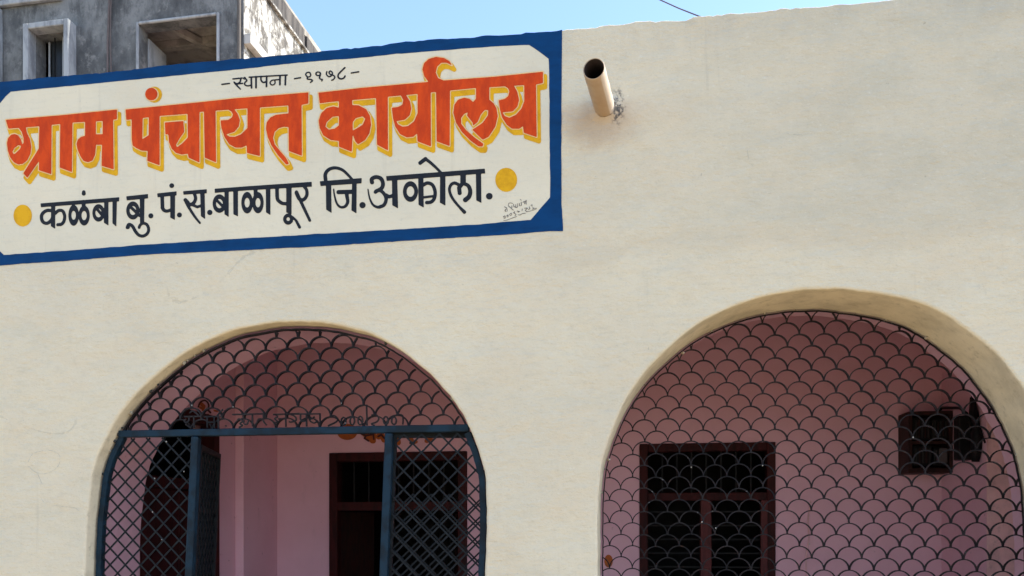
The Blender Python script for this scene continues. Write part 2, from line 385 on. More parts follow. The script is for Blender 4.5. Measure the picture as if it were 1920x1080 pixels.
# outer shell
def part(name, a, b, mat, parent=office, bev=0, **k): return obj(name, boxm(a, b, bev), mat, parent, **k)
part('side_wall', (BX0, THK+.001, 0), (BX0+.25, 7.5, 4.0), M['wall']); part('side_wall', (BX1-.25, THK+.001, 0), (BX1, 7.5, 4.0), M['wall'])
part('rear_wall', (BX0, 7.5, 0), (BX1, 7.73, 4.0), M['wall'])
part('roof_slab', (BX0+.25, THK+.001, CEIL), (BX1-.25, 7.5, CEIL+.14), M['ceil'])
part('veranda_floor', (BX0+.25, THK+.001, .004), (BX1-.25, 7.5, .12), M['floor'])
# wall at the back of the veranda with its two openings
def rect_px(x0, x1, ytop, zb, y): a = on_y(x0, ytop, y); b = on_y(x1, ytop, y); z = (on_y((x0+x1)/2, ytop-.5, y)).z; return a.x, b.x, zb, z
DW = rect_px(618, 876, 848, .12, BACK); WW = rect_px(1199, 1454, 831, 1.0, BACK)
def wall_holes(name, x0, x1, z0, z1, holes, y0, y1, mats):
    bm = bmesh.new(); o = [(x0, z0), (x1, z0), (x1, z1), (x0, z1)]
    hs = [[(a, c), (b, c), (b, d), (a, d)] for a, b, c, d in holes]
    fill(bm, [o]+hs, y0); fill(bm, [o]+hs, y1, 1, True)
    for h in hs:
        A = [bm.verts.new((p[0], y0, p[1])) for p in h]; B = [bm.verts.new((p[0], y1, p[1])) for p in h]
        for i in range(4): bm.faces.new((A[i], B[i], B[(i+1) % 4], A[(i+1) % 4]))
    return obj(name, bm, mats, office)
DWh = (DW[0], DW[1], .121, DW[3])
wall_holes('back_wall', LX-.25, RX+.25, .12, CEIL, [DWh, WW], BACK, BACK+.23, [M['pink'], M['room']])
# side walls of the veranda (left one has a doorway)
SD = (.55, 1.47, .121, 2.33)
bm = bmesh.new()
o_ = [(THK, .12), (BACK, .12), (BACK, CEIL), (THK, CEIL)]; h_ = [(SD[0], SD[2]), (SD[1], SD[2]), (SD[1], SD[3]), (SD[0], SD[3])]
fill(bm, [o_, h_], LX); fill(bm, [o_, h_], LX-.2, 1, True)
A = [bm.verts.new((p[0], LX, p[1])) for p in h_]; B = [bm.verts.new((p[0], LX-.2, p[1])) for p in h_]
for i in range(4): bm.faces.new((A[i], B[i], B[(i+1) % 4], A[(i+1) % 4]))
for v in bm.verts: v.co = Vector((v.co.y, v.co.x, v.co.z))
obj('veranda_side_wall', bm, [M['pink'], M['room']], office)
part('veranda_side_wall', (RX, THK+.002, .12), (RX+.2, BACK-.002, CEIL-.002), M['pink'])
part('pilaster', (LX+.001, 1.72, .121), (LX+.07, BACK-.001, CEIL-.001), M['pink'], bev=.006)
PXW = 2.232
part('pillar', (PXW, 1.557, .121), (on_y(1906, 900, 1.557).x, BACK-.001, CEIL-.001), M['pink'], bev=.006)
M['pale_peach'] = mat_painted('mottled_pale_peach', (.84, .55, .53))
part('pillar_front', (PXW+.001, 1.545, .121), (on_y(1906, 900, 1.545).x, 1.5565, CEIL-.002), M['pale_peach'])  # thin front layer, paler and peachier than the pink sides
# closed dark rooms behind
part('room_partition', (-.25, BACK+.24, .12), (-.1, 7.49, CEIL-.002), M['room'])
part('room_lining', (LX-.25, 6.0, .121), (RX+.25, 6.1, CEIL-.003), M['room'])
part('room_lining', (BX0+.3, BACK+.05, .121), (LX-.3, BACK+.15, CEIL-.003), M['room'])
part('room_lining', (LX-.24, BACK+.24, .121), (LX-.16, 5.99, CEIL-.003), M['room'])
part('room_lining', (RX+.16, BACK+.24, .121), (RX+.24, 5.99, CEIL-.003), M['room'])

def framed(name, H, y, bars, leaf=False, fw=.062):
    """maroon timber frame in the opening H, transom light above, two casements below"""
    x0, x1, z0, z1 = H; x0 += .002; x1 -= .002; z1 -= .002; z0 += .002
    bm = bmesh.new(); yf = y-.02; yb = y+.09
    box(bm, (x0, yf, z0), (x0+fw, yb, z1)); box(bm, (x1-fw, yf, z0), (x1, yb, z1)); box(bm, (x0+fw, yf, z1-fw), (x1-fw, yb, z1))
    if not leaf: box(bm, (x0+fw, yf, z0), (x1-fw, yb, z0+fw))
    bmesh.ops.bevel(bm, geom=list(bm.edges), offset=.004, segments=1, affect='EDGES')
    w = obj(name, bm, M['maroon'], office)
    return w, x0+fw, x1-fw, z0+(0 if leaf else fw), z1-fw, yf, yb
# window seen through the right arch
w, x0, x1, z0, z1, yf, yb = framed('window', WW, BACK, True)
zt = on_y(1325, 931, BACK-.02).z
obj('transom', boxm((x0, yf+.005, zt-.03), (x1, yb-.01, zt+.03), .004), M['maroon'], w)
xm = on_y(1324, 1000, BACK-.02).x
obj('mullion', boxm((xm-.04, yf+.004, z0), (xm+.04, yb-.01, zt-.03), .004), M['maroon2'], w)
for i in range(7):
    xx = x0+(x1-x0)*(i+1)/8; obj('window_bar', boxm((xx-.006, yf+.05, zt+.03), (xx+.006, yf+.062, z1)), M['black'], w)
for (xa, xb) in ((x0, xm-.04), (xm+.04, x1)):
    for i in range(8):
        zz = zt-.03-.105*(i+.8)
        if zz > z0: obj('window_bar', boxm((xa, yf+.05, zz-.006), (xb, yf+.062, zz+.006)), M['black'], w)
obj('casement', boxm((x1-.045, yf-.006, z0), (x1+.004, yf+.045, zt-.03), .004), M['maroon2'], w)
# door seen through the gate
w, x0, x1, z0, z1, yf, yb = framed('door', DWh, BACK, False, True, .07)
zt = on_y(700, 949, BACK-.02).z
obj('transom', boxm((x0, yf+.005, zt-.035), (x1, yb-.01, zt+.035), .004), M['maroon'], w)
for i in range(7):
    xx = x0+(x1-x0)*(i+1)/8; obj('door_bar', boxm((xx-.006, yf+.05, zt+.035), (xx+.006, yf+.062, z1)), M['black'], w)
lf = bmesh.new(); ang = R(72); Mx = Matrix.Translation((x0, yb-.02, 0)) @ Matrix.Rotation(ang, 4, 'Z')
box(lf, (0, 0, z0+.01), (.45, .035, zt-.045), 0, Mx); obj('door_leaf', lf, M['oldwood'], w)
lf = bmesh.new(); Mx = Matrix.Translation((x1, yb-.02, 0)) @ Matrix.Rotation(math.pi-ang, 4, 'Z')
box(lf, (0, -.035, z0+.01), (.45, 0, zt-.045), 0, Mx); obj('door_leaf', lf, M['oldwood'], w)
# doorway in the left wall of the veranda
bm = bmesh.new()
y0, y1, z0, z1 = SD[0]+.002, SD[1]-.002, .122, SD[3]-.002
box(bm, (LX-.09, y0, z0), (LX+.015, y0+.07, z1)); box(bm, (LX-.09, y1-.07, z0), (LX+.015, y1, z1)); box(bm, (LX-.09, y0+.07, z1-.07), (LX+.015, y1-.07, z1))
sdoor = obj('door', bm, M['maroon'], office)
ztr = on_x(315, 903, LX).z
obj('transom', boxm((LX-.08, y0+.07, ztr-.04), (LX+.01, y1-.07, ztr+.03), .004), M['maroon'], sdoor)
obj('door_leaf', boxm((LX-.06, y0+.071, z0+.01), (LX-.02, (y0+y1)/2-.003, ztr-.045), .004), M['maroon'], sdoor)
obj('door_leaf', boxm((LX-.06, (y0+y1)/2+.003, z0+.01), (LX-.02, y1-.071, ztr-.045), .004), M['maroon'], sdoor)

# ------------------------------------------------------------------ flat shapes painted on a wall: distance field -> clean outline mesh
def seg_d(X, Y, a, b, ra=0.0, rb=None):
    ax, ay = a; bx, by = b; dx, dy = bx-ax, by-ay; L = dx*dx+dy*dy
    t = np.clip(((X-ax)*dx+(Y-ay)*dy)/L, 0, 1) if L > 1e-9 else np.zeros_like(X)
    r = ra if rb is None else ra+(rb-ra)*t
    return np.hypot(X-ax-t*dx, Y-ay-t*dy)-r
def poly_sd(X, Y, P):
    d = np.full(X.shape, 1e9); ins = np.zeros(X.shape, bool); n = len(P)
    for i in range(n):
        a, b = P[i], P[(i+1) % n]
        d = np.minimum(d, seg_d(X, Y, a, b))
        if a[1] != b[1]:
            c = ((a[1] > Y) != (b[1] > Y)) & (X < (b[0]-a[0])*(Y-a[1])/(b[1]-a[1])+a[0]); ins ^= c
    return np.where(ins, -d, d)
def blur(S, k):
    for _ in range(k):
        P = np.pad(S, 1, mode='edge'); S = (P[:-2, 1:-1]+P[2:, 1:-1]+P[1:-1, :-2]+P[1:-1, 2:]+2*P[1:-1, 1:-1])/6
    return S
def field(items, step, pad=14):
    """items in photo px: ('p', outer, [holes]) polygons, ('s', pts, w0, w1) strokes, ('e', cx, cy, rx, ry, w) rings/discs"""
    xs, ys = [], []
    for it in items:
        if it[0] == 'p': xs += [p[0] for p in it[1]]; ys += [p[1] for p in it[1]]
        elif it[0] == 's': xs += [p[0] for p in it[1]]; ys += [p[1] for p in it[1]]
        else: xs += [it[1]-it[3], it[1]+it[3]]; ys += [it[2]-it[4], it[2]+it[4]]
    gx = np.arange(min(xs)-pad, max(xs)+pad, step); gy = np.arange(min(ys)-pad, max(ys)+pad, step)
    X, Y = np.meshgrid(gx, gy); S = np.full(X.shape, 1e9)
    for it in items:
        if it[0] == 'p':
            d = poly_sd(X, Y, it[1])
            for h in it[2]: d = np.maximum(d, -poly_sd(X, Y, h))
        elif it[0] == 's':
            d = np.full(X.shape, 1e9); n = len(it[1])-1
            for i in range(n):
                ra = it[2]+(it[3]-it[2])*i/n; rb = it[2]+(it[3]-it[2])*(i+1)/n
                d = np.minimum(d, seg_d(X, Y, it[1][i], it[1][i+1], ra/2, rb/2))
        else:
            _, cx, cy, rx, ry, w_ = it; q = np.hypot((X-cx)/rx, (Y-cy)/ry); r0 = (rx+ry)/2; d = (q-1)*min(rx, ry)
            if w_: d = np.abs(d)-w_/2
        S = np.minimum(S, d)
    return gx, gy, S
def iso_mesh(gx, gy, S, to3d, name, mat, parent, shift=(0, 0), thick=None):
    ny, nx = S.shape; verts = []; faces = []; cache = {}
    I = S < 0; full = I[:-1, :-1] & I[1:, :-1] & I[:-1, 1:] & I[1:, 1:]; any_ = I[:-1, :-1] | I[1:, :-1] | I[:-1, 1:] | I[1:, 1:]
    def vid(key, x, y):
        if key not in cache: cache[key] = len(verts); verts.append(to3d(x+shift[0], y+shift[1]))
        return cache[key]
    for j in range(ny-1):
        row = full[j]; d = np.flatnonzero(np.diff(np.concatenate(([0], row.astype(np.int8), [0]))))
        for a, b in zip(d[::2], d[1::2]):
            faces.append((vid((j, a), gx[a], gy[j]), vid((j+1, a), gx[a], gy[j+1]), vid((j+1, b), gx[b], gy[j+1]), vid((j, b), gx[b], gy[j])))
    for j, i in zip(*np.nonzero(any_ & ~full)):
        cs = ((j, i), (j+1, i), (j+1, i+1), (j, i+1)); poly = []
        for k in range(4):
            a, b = cs[k], cs[(k+1) % 4]; sa, sb = S[a], S[b]
            if sa < 0: poly.append(vid(a, gx[a[1]], gy[a[0]]))
            if (sa < 0) != (sb < 0):
                t = sa/(sa-sb); key = (min(a, b), max(a, b))
                poly.append(vid(key, gx[a[1]]+(gx[b[1]]-gx[a[1]])*t, gy[a[0]]+(gy[b[0]]-gy[a[0]])*t))
        if len(poly) > 2: faces.append(tuple(poly))
    me = bpy.data.meshes.new(name); me.from_pydata([tuple(v) for v in verts], [], faces); me.update()
    return obj(name, me, mat, parent)
def T(z, ox, oy, P): return [(ox+x/z, oy+y/z) for x, y in P]

# ------------------------------------------------------------------ the painted name board on the wall
sign = thing('painted_sign', 'blue bordered painted sign with big orange Devanagari lettering on the cream wall', 'sign', on_y(527, 300))
sgo = Vector(sign.location)
def on_sign(lift): return lambda x, y: on_y(x, y, -lift)-sgo
OUT = [(-34, 158)]+[(x, y) for x, y in TOP if x <= 1054]+[(1053, 190), (1052.5, 295), (1053, 384), (1055, 415), (1056, 433.5), (1030, 433.2), (1004, 435.6), (952, 440), (800, 449), (600, 462), (440, 470), (300, 476), (225, 481), (175, 485), (100, 491), (42, 494), (0, 498), (-34, 501)]
INN = [(-5, 207), (-3, 198), (0, 193), (10, 181), (20, 172), (60, 168), (92, 165), (133, 161), (250, 149.5), (333, 141.5), (467, 128), (540, 119.5), (600, 113.8), (657, 110), (744, 101), (855, 92.5), (942, 86), (992, 84), (1010, 96), (1029, 110), (1030, 180), (1030.5, 252), (1031, 310), (1032, 345), (1031, 370), (1013, 391), (995, 412.5), (947, 416), (900, 420.5), (750, 430), (600, 438.5), (430, 448.5), (300, 457), (280, 458), (150, 468), (60, 474.5), (6.7, 478), (0, 471), (-5, 464)]
def wob(P, amp, fr, closed=True):
    out = []
    n = len(P)
    for i in range(n if closed else n-1):
        a, b = P[i], P[(i+1) % n]; L = math.hypot(b[0]-a[0], b[1]-a[1]); k = max(1, int(L/9))
        for q in range(k):
            x = a[0]+(b[0]-a[0])*q/k; y = a[1]+(b[1]-a[1])*q/k
            out.append((x+amp*noise.noise(Vector((x*fr, y*fr, 9))), y+amp*noise.noise(Vector((x*fr, y*fr, 2)))))
    return out
Pw = lambda P, lift: [(p.x-sgo.x, p.z-sgo.z) for p in [on_y(a, b, -lift) for a, b in P]]
OUTw = Pw(wob(OUT[len([1 for x, y in TOP if x <= 1054])+1:], .8, .07, False), .002)
# upper edge follows the coping line itself
xe = on_y(1054, 60).x; toppts = [(x-sgo.x, z-sgo.z+.002) for x, z in topline if on_y(-34, 158).x < x <= xe]
lt = on_y(-34, 158); lb = on_y(-34, 501)
outer_loop = [(lt.x-sgo.x, zl+.014-sgo.z)]+toppts+OUTw+[(lb.x-sgo.x, lb.z-sgo.z)]
inner_loop = Pw(wob(INN, .9, .06), .002)
bm = bmesh.new(); fill(bm, [outer_loop, inner_loop], -.002)
tl = [(lt.x-sgo.x, zl+.014-sgo.z)]+toppts
va = [bm.verts.new((x, -.002, z)) for x, z in tl]; vb = [bm.verts.new((x, .05, z+.002)) for x, z in tl]
for i in range(len(tl)-1): bm.faces.new((va[i], va[i+1], vb[i+1], vb[i]))
border = obj('border', bm, M['blue'], sign)
bm = bmesh.new(); fill(bm, [inner_loop], -.0012); obj('cream_panel', bm, M['field'], sign)

z1_ = lambda P: T(6, 0, 160, P); z2_ = lambda P: T(5.0526, 220, 150, P); z3_ = lambda P: T(4, 580, 90, P)
W1 = [('p', z1_([(65,388),(700,335),(1315,272),(1315,380),(1268,388),(1160,400),(820,418),(440,460),(95,487)]), []),
 ('p', z1_([(205,470),(290,460),(300,530),(335,600),(352,690),(342,770),(305,845),(255,883),(205,890),(155,865),(112,805),(87,730),(78,650),(90,595),(125,555),(165,546),(203,562),(232,602),(252,668),(266,645),(264,590),(245,525)]), [z1_([(140,745),(160,705),(205,672),(238,680),(225,715),(170,768),(150,773)])]),
 ('p', z1_([(443,440),(580,430),(577,1000),(437,955),(440,850),(307,1040),(262,990),(437,710)]), []),
 ('p', z1_([(678,420),(815,410),(808,975),(672,925)]), []),
 ('p', z1_([(957,395),(1078,390),(1078,550),(1155,550),(1155,390),(1272,380),(1278,945),(1143,905),(1148,668),(1080,668),(1070,780),(1040,845),(990,865),(940,850),(905,800),(872,720),(860,660),(875,610),(910,580),(957,568)]), [])]
W2 = [('p', z2_([(78,280),(800,208),(1100,175),(1810,117),(1810,222),(1745,235),(1620,240),(1350,260),(1230,268),(930,290),(780,302),(665,320),(400,340),(85,378)]), []),
 ('p', z2_([(135,340),(400,320),(400,808),(283,765),(288,672),(230,668),(180,645),(145,620),(137,560)]), [z2_([(240,355),(298,352),(298,522),(236,562)])]),
 ('p', z2_([(450,402),(625,388),(633,490),(585,560),(555,615),(565,637),(615,600),(668,545),(665,300),(778,290),(778,782),(675,735),(668,698),(610,706),(555,690),(515,650),(490,590),(483,515),(455,515)]), []),
 ('p', z2_([(820,280),(930,270),(935,780),(828,735)]), []),
 ('p', z2_([(1060,270),(1105,275),(1140,320),(1160,380),(1150,440),(1110,490),(1030,515),(1060,535),(1110,538),(1170,515),(1233,455),(1233,258),(1350,245),(1350,720),(1228,690),(1225,618),(1180,640),(1120,640),(1060,608),(1015,540),(985,450),(978,383),(1050,378),(1085,355),(1095,325),(1080,298),(1050,280)]), []),
 ('p', z2_([(1745,225),(1620,230),(1622,315),(1500,330),(1450,355),(1415,400),(1408,460),(1425,540),(1460,620),(1520,710),(1600,800),(1625,795),(1600,740),(1540,670),(1490,610),(1475,550),(1490,490),(1530,455),(1580,442),(1622,445),(1625,672),(1748,718)]), [])]
W3 = [('p', z3_([(68,335),(380,300),(880,255),(1010,243),(1390,215),(1752,178),(1752,262),(1705,272),(1500,285),(1240,300),(1060,318),(800,345),(590,365),(500,375),(320,390),(150,405),(78,415)]), []),
 ('p', z3_([(900,262),(862,212),(848,160),(860,115),(895,82),(950,66),(1010,75),(1050,98),(1070,130),(1030,110),(990,110),(958,140),(948,185),(965,225),(1010,245),(1000,280),(910,280)]), []),
 ('p', z3_([(222,390),(320,380),(322,428),(370,430),(425,458),(455,510),(463,575),(450,640),(418,690),(365,722),(345,700),(325,645),(318,778),(222,740),(222,697),(160,690),(105,655),(78,600),(70,545),(88,490),(130,450),(180,437),(222,448)]), [z3_([(222,510),(175,515),(130,555),(120,590),(145,612),(190,605),(222,580)]), z3_([(325,555),(350,525),(400,512),(420,530),(400,575),(360,600),(325,620)])]),
 ('p', z3_([(500,360),(588,350),(590,768),(508,725)]), []),
 ('p', z3_([(680,345),(720,345),(755,400),(765,455),(752,505),(715,538),(652,548),(665,572),(700,590),(740,585),(785,550),(812,490),(812,330),(910,320),(912,738),(812,700),(808,640),(780,665),(730,670),(680,645),(645,590),(628,530),(618,448),(665,442),(698,425),(705,390),(690,362)]), []),
 ('p', z3_([(950,310),(1055,305),(1052,735),(955,700)]), []),
 ('p', z3_([(1250,285),(1250,380),(1228,405),(1200,380),(1160,372),(1115,388),(1088,425),(1080,485),(1100,560),(1145,630),(1210,695),(1270,738),(1300,738),(1305,718),(1240,672),(1175,615),(1140,570),(1138,525),(1160,495),(1190,480),(1182,505),(1225,560),(1228,582),(1262,555),(1285,500),(1315,465),(1342,465),(1340,505),(1300,560),(1250,595),(1222,612),(1260,650),(1300,688),(1345,665),(1395,590),(1413,510),(1403,450),(1380,412),(1350,388),(1350,285)]), []),
 ('p', z3_([(1480,275),(1530,275),(1560,330),(1573,390),(1560,440),(1525,475),(1448,482),(1465,510),(1500,523),(1550,500),(1590,455),(1612,400),(1612,270),(1700,262),(1705,668),(1608,635),(1603,585),(1575,605),(1520,605),(1480,575),(1445,520),(1430,460),(1420,392),(1465,382),(1492,360),(1500,325),(1490,300),(1470,290)]), [])]
dot = T(5.0526, 220, 150, [(322, 133)])[0]
def big_word(items, label, extra=None):
    gx, gy, S = field(items, .75); S = blur(S, 2)
    wd = iso_mesh(gx, gy, S, on_sign(.0048), 'word', M['red'], sign); wd['label'] = label
    Y = S-4.0
    iso_mesh(gx, gy, Y, on_sign(.0024), 'shadow_lettering', M['yellow'], wd, (4.2, 8.0))
    iso_mesh(gx, gy, S-1.9, on_sign(.0036), 'outline', M['peach'], wd)
    return wd
big_word(W1, 'orange red word with ochre drop shadow at the left of the headline')
w2 = big_word(W2, 'orange red middle word of the headline with ochre drop shadow')
big_word(W3, 'orange red last word of the headline with ochre drop shadow')
def disc(cx, cy, rx, ry, lift, mat, parent, name='dot', label=None):
    gx, gy, S = field([('e', cx, cy, rx, ry, 0)], .8, 5); o = iso_mesh(gx, gy, S, on_sign(lift), name, mat, parent)
    if label: o['label'] = label
    return o
disc(dot[0]+5.5, dot[1]+1, 14.5, 15, .0024, M['yellow'], w2); disc(dot[0]+1, dot[1]+.6, 13, 13, .0036, M['peach'], w2); disc(dot[0], dot[1], 11.4, 11.6, .0048, M['red'], w2)
disc(255/6, 320+505/6, 17.2, 20.4, .0024, M['yellow'], sign, label='ochre dot at the lower left of the sign')
disc(900+332/6.75, 280+385/6.75, 20.4, 22.4, .0024, M['yellow'], sign, label='ochre dot at the right of the sign')

def strokes(z, ox, oy, L):
    out = []
    for s in L:
        if s[0] == 'e':
            _, cx, cy, rx, ry, w_ = s; out.append(('e', ox+cx/z, oy+cy/z, rx/z, ry/z, w_/z))
        else:
            w0, w1, P = s; P = T(z, ox, oy, P)
            if len(P) > 3: P = [tuple(v) for v in catmull([Vector(p) for p in P], 5)]
            out.append(('s', P, w0/z, w1/z))
    return out
def flat(z, ox, oy, P): return ('p', T(z, ox, oy, P), [])
def small_word(items, step=.7, mat='ink', name='word', label=None, k=1):
    gx, gy, S = field(items, step, 8); S = blur(S, k) if k else S
    o = iso_mesh(gx, gy, S, on_sign(.0024), name, M[mat], sign)
    if label: o['label'] = label
# second line (black)
a5 = (6, 0, 320)
small_word(strokes(*a5, [(38,38,[(590,452),(530,447),(480,480),(466,525),(482,575),(528,592),(572,562),(595,520)]),
   (36,36,[(620,480),(660,448),(705,455),(727,510),(718,570),(690,602),(650,608)]), ('e',828,502,42,84,34), ('e',946,505,46,82,34),
   (44,44,[(940,350),(942,430)]), (40,46,[(942,240),(942,258)]), ('e',1108,475,52,74,34), (32,32,[(1085,425),(1165,520)])])+
   [flat(*a5,[(455,368),(1342,298),(1340,345),(460,412)]), flat(*a5,[(575,380),(622,376),(620,655),(572,625)]), flat(*a5,[(1172,345),(1220,342),(1220,618),(1168,585)]), flat(*a5,[(1265,340),(1315,338),(1308,630),(1265,592)])])
small_word(strokes(*a5, [('e',1495,448,56,76,38), (34,34,[(1455,395),(1570,505)]), (38,32,[(1432,640),(1450,605),(1490,625),(1525,685),(1562,725),(1612,735),(1658,705),(1672,655),(1650,605),(1605,592),(1575,615),(1565,640)]), (42,42,[(1438,630),(1440,636)]), ('e',1697,508,28,29,0)])+
   [flat(*a5,[(1420,288),(1665,262),(1665,312),(1425,335)]), flat(*a5,[(1572,300),(1625,298),(1622,590),(1575,590)])])
a6 = (6, 280, 320)
small_word(strokes(*a6, [('e',252,168,27,27,0), (42,42,[(144,290),(148,420)]), (42,34,[(146,415),(165,445),(200,455),(250,438)]), ('e',338,498,28,28,0)])+
   [flat(*a6,[(88,255),(306,232),(306,278),(92,300)]), flat(*a6,[(235,270),(290,265),(287,555),(235,528)])])
small_word(strokes(*a6, [(36,44,[(505,255),(520,310),(500,360),(455,382),(425,350),(405,330)]), (38,24,[(405,330),(440,405),(510,515),(568,588)]), (32,32,[(485,385),(540,408),(600,388)]), ('e',680,470,30,30,0)])+
   [flat(*a6,[(380,230),(646,208),(646,255),(384,270)]), flat(*a6,[(572,250),(622,248),(628,545),(580,512)])])
small_word(strokes(*a6, [('e',788,370,57,78,38), (32,32,[(760,335),(850,425)]), ('e',1100,360,47,88,36), ('e',1222,360,46,86,36), (44,44,[(1195,205),(1195,270)]),
   (42,38,[(1436,200),(1440,310),(1462,345),(1500,368),(1560,372)]), ('e',1562,545,38,42,38), (24,34,[(1610,520),(1650,560),(1690,636)]),
   (34,44,[(1742,180),(1770,220),(1770,280),(1735,325),(1690,320),(1655,250)]), (38,32,[(1655,240),(1720,380),(1805,560)])])+
   [flat(*a6,[(735,203),(1100,175),(1826,125),(1828,180),(1100,222),(735,250)]), flat(*a6,[(845,230),(893,228),(893,522),(845,490)]), flat(*a6,[(943,228),(997,225),(997,515),(945,490)]), flat(*a6,[(1310,195),(1362,192),(1362,500),(1312,468)]), flat(*a6,[(1540,180),(1600,175),(1600,490),(1540,470)])])
a7 = (5.4857, 590, 280)
small_word(strokes(*a7, [(40,26,[(112,310),(110,255),(145,208),(210,190),(285,212),(345,265),(388,312)]), (14,42,[(195,410),(205,480),(230,560),(270,595),(315,585),(340,540),(332,480),(328,440)]), (44,44,[(245,440),(400,436)]), ('e',492,574,32,32,0)])+
   [flat(*a7,[(52,328),(484,295),(482,350),(60,378)]), flat(*a7,[(115,345),(170,342),(174,655),(118,620)]), flat(*a7,[(385,330),(432,328),(430,660),(378,628)])])
small_word(strokes(*a7, [(42,40,[(590,340),(588,305),(630,285),(680,300),(702,350),(688,400),(630,432)]), (36,36,[(625,440),(665,420),(712,455),(735,510),(715,570),(670,592)]), (36,12,[(690,585),(650,595),(600,570),(565,500),(548,410)]), (36,36,[(735,470),(765,488),(815,472)]),
   ('e',985,434,58,80,38), (36,36,[(1120,365),(1160,346),(1210,365),(1238,430),(1232,500),(1200,540),(1152,548)]), (26,26,[(1110,495),(1235,480)]), (40,40,[(1085,140),(1140,98)]), (34,26,[(1140,98),(1195,140),(1250,190),(1300,240)]),
   (34,26,[(1490,370),(1440,346),(1400,368),(1386,420),(1410,490),(1460,560),(1520,625)]), (30,38,[(1500,605),(1540,645)]), (42,42,[(1525,345),(1485,395),(1492,450)]), (36,50,[(1530,350),(1580,375),(1600,430),(1588,485),(1550,520)]), ('e',1796,482,34,34,0)])+
   [flat(*a7,[(735,275),(1750,198),(1755,248),(740,325)]), flat(*a7,[(795,310),(850,308),(858,608),(798,575)]), flat(*a7,[(1065,280),(1118,278),(1122,600),(1068,570)]), flat(*a7,[(1290,260),(1345,258),(1345,580),(1288,548)]), flat(*a7,[(1498,240),(1555,238),(1555,370),(1498,370)]), flat(*a7,[(1658,240),(1712,238),(1715,552),(1662,525)])])
# date line (black, small)
a4 = (6.4, 400, 110)
small_word(strokes(*a4, [(18,18,[(102,308),(193,297)])]), .6)
small_word(strokes(*a4, [(18,18,[(235,243),(345,232)]), (18,18,[(430,222),(885,196)]), (20,20,[(328,240),(322,275),(290,300),(262,292),(250,282)]), (24,16,[(258,292),(290,330),(325,365)]), (18,18,[(290,302),(350,296)]),
   ('e',375,235,11,11,14), (18,18,[(388,242),(402,262),(378,288),(378,312),(410,326),(455,318)]), (22,22,[(455,228),(458,350)]), (22,22,[(512,216),(512,348)]),
   (20,20,[(572,212),(573,258),(600,285),(640,272)]), (22,22,[(640,210),(637,334)]), (16,16,[(800,250),(745,254),(700,262),(680,292),(705,316),(738,300),(738,262)]), (22,22,[(800,204),(798,312)]), (22,22,[(866,200),(863,312)])]), .6)
small_word(strokes(*a4, [(18,18,[(975,240),(1047,228)])]), .6)
small_word(strokes(*a4, [(17,17,[(1125,215),(1108,190),(1125,166),(1155,166),(1168,192),(1158,216),(1130,222),(1130,245),(1165,248),(1190,262),(1165,285)]),
   ('e',1258,181,27,22,16), (17,17,[(1284,178),(1282,205),(1272,228),(1285,244),(1308,250),(1300,266)]),
   (17,17,[(1362,155),(1358,190),(1388,216),(1420,200),(1428,168),(1405,148),(1388,162),(1400,186),(1440,200),(1458,222),(1440,250),(1420,258)]),
   (20,20,[(1578,108),(1535,150),(1500,190),(1500,225),(1530,242),(1565,232),(1580,208)])]), .6)
small_word(strokes(*a4, [(18,18,[(1655,172),(1745,157)])]), .6)
# painter's signature scribble
a9 = (17.4545, 930, 360)
sg = [(22,22,[(275,480),(350,520),(370,620)]), (22,22,[(330,560),(290,600),(330,640)]), (18,18,[(400,440),(420,370),(480,355),(550,375)]), (24,24,[(410,460),(460,500),(510,540)]), (22,22,[(520,450),(515,560),(570,590)]), (22,22,[(575,400),(580,470),(640,500)]), (20,20,[(640,410),(650,500)]), (20,20,[(700,380),(705,490),(660,510)]), (22,22,[(760,370),(765,440),(800,450)]), (24,24,[(825,330),(830,440)]), (20,20,[(795,245),(825,270)]), (24,24,[(880,330),(995,290)]), (22,22,[(985,270),(995,400)]), (18,18,[(920,340),(950,400),(960,330)]),
  (24,24,[(240,810),(290,780),(300,850),(260,850)]), (22,22,[(350,780),(390,750),(395,810),(360,810)]), (20,20,[(440,740),(500,690),(510,750),(460,770)]), (22,22,[(570,680),(610,640),(600,700)]), (20,20,[(620,700),(660,740),(620,770)]), (22,22,[(690,620),(770,640),(720,660)]), (22,22,[(860,550),(855,610)]), (22,22,[(930,530),(1030,530),(960,600),(1020,640)]), (20,20,[(1090,480),(1110,540),(1060,580)]), (20,20,[(1140,440),(1180,410),(1180,470)]), (20,20,[(1200,500),(1240,540),(1190,560)]), (18,18,[(1260,530),(1330,530)]),
  (18,18,[(250,930),(330,925),(450,885),(560,840),(680,800)]), (18,18,[(720,740),(780,750),(860,710),(960,690)]), (16,16,[(1000,650),(1160,610),(1320,560)])]
small_word(strokes(*a9, sg), .5, 'pencil', 'signature', k=0)

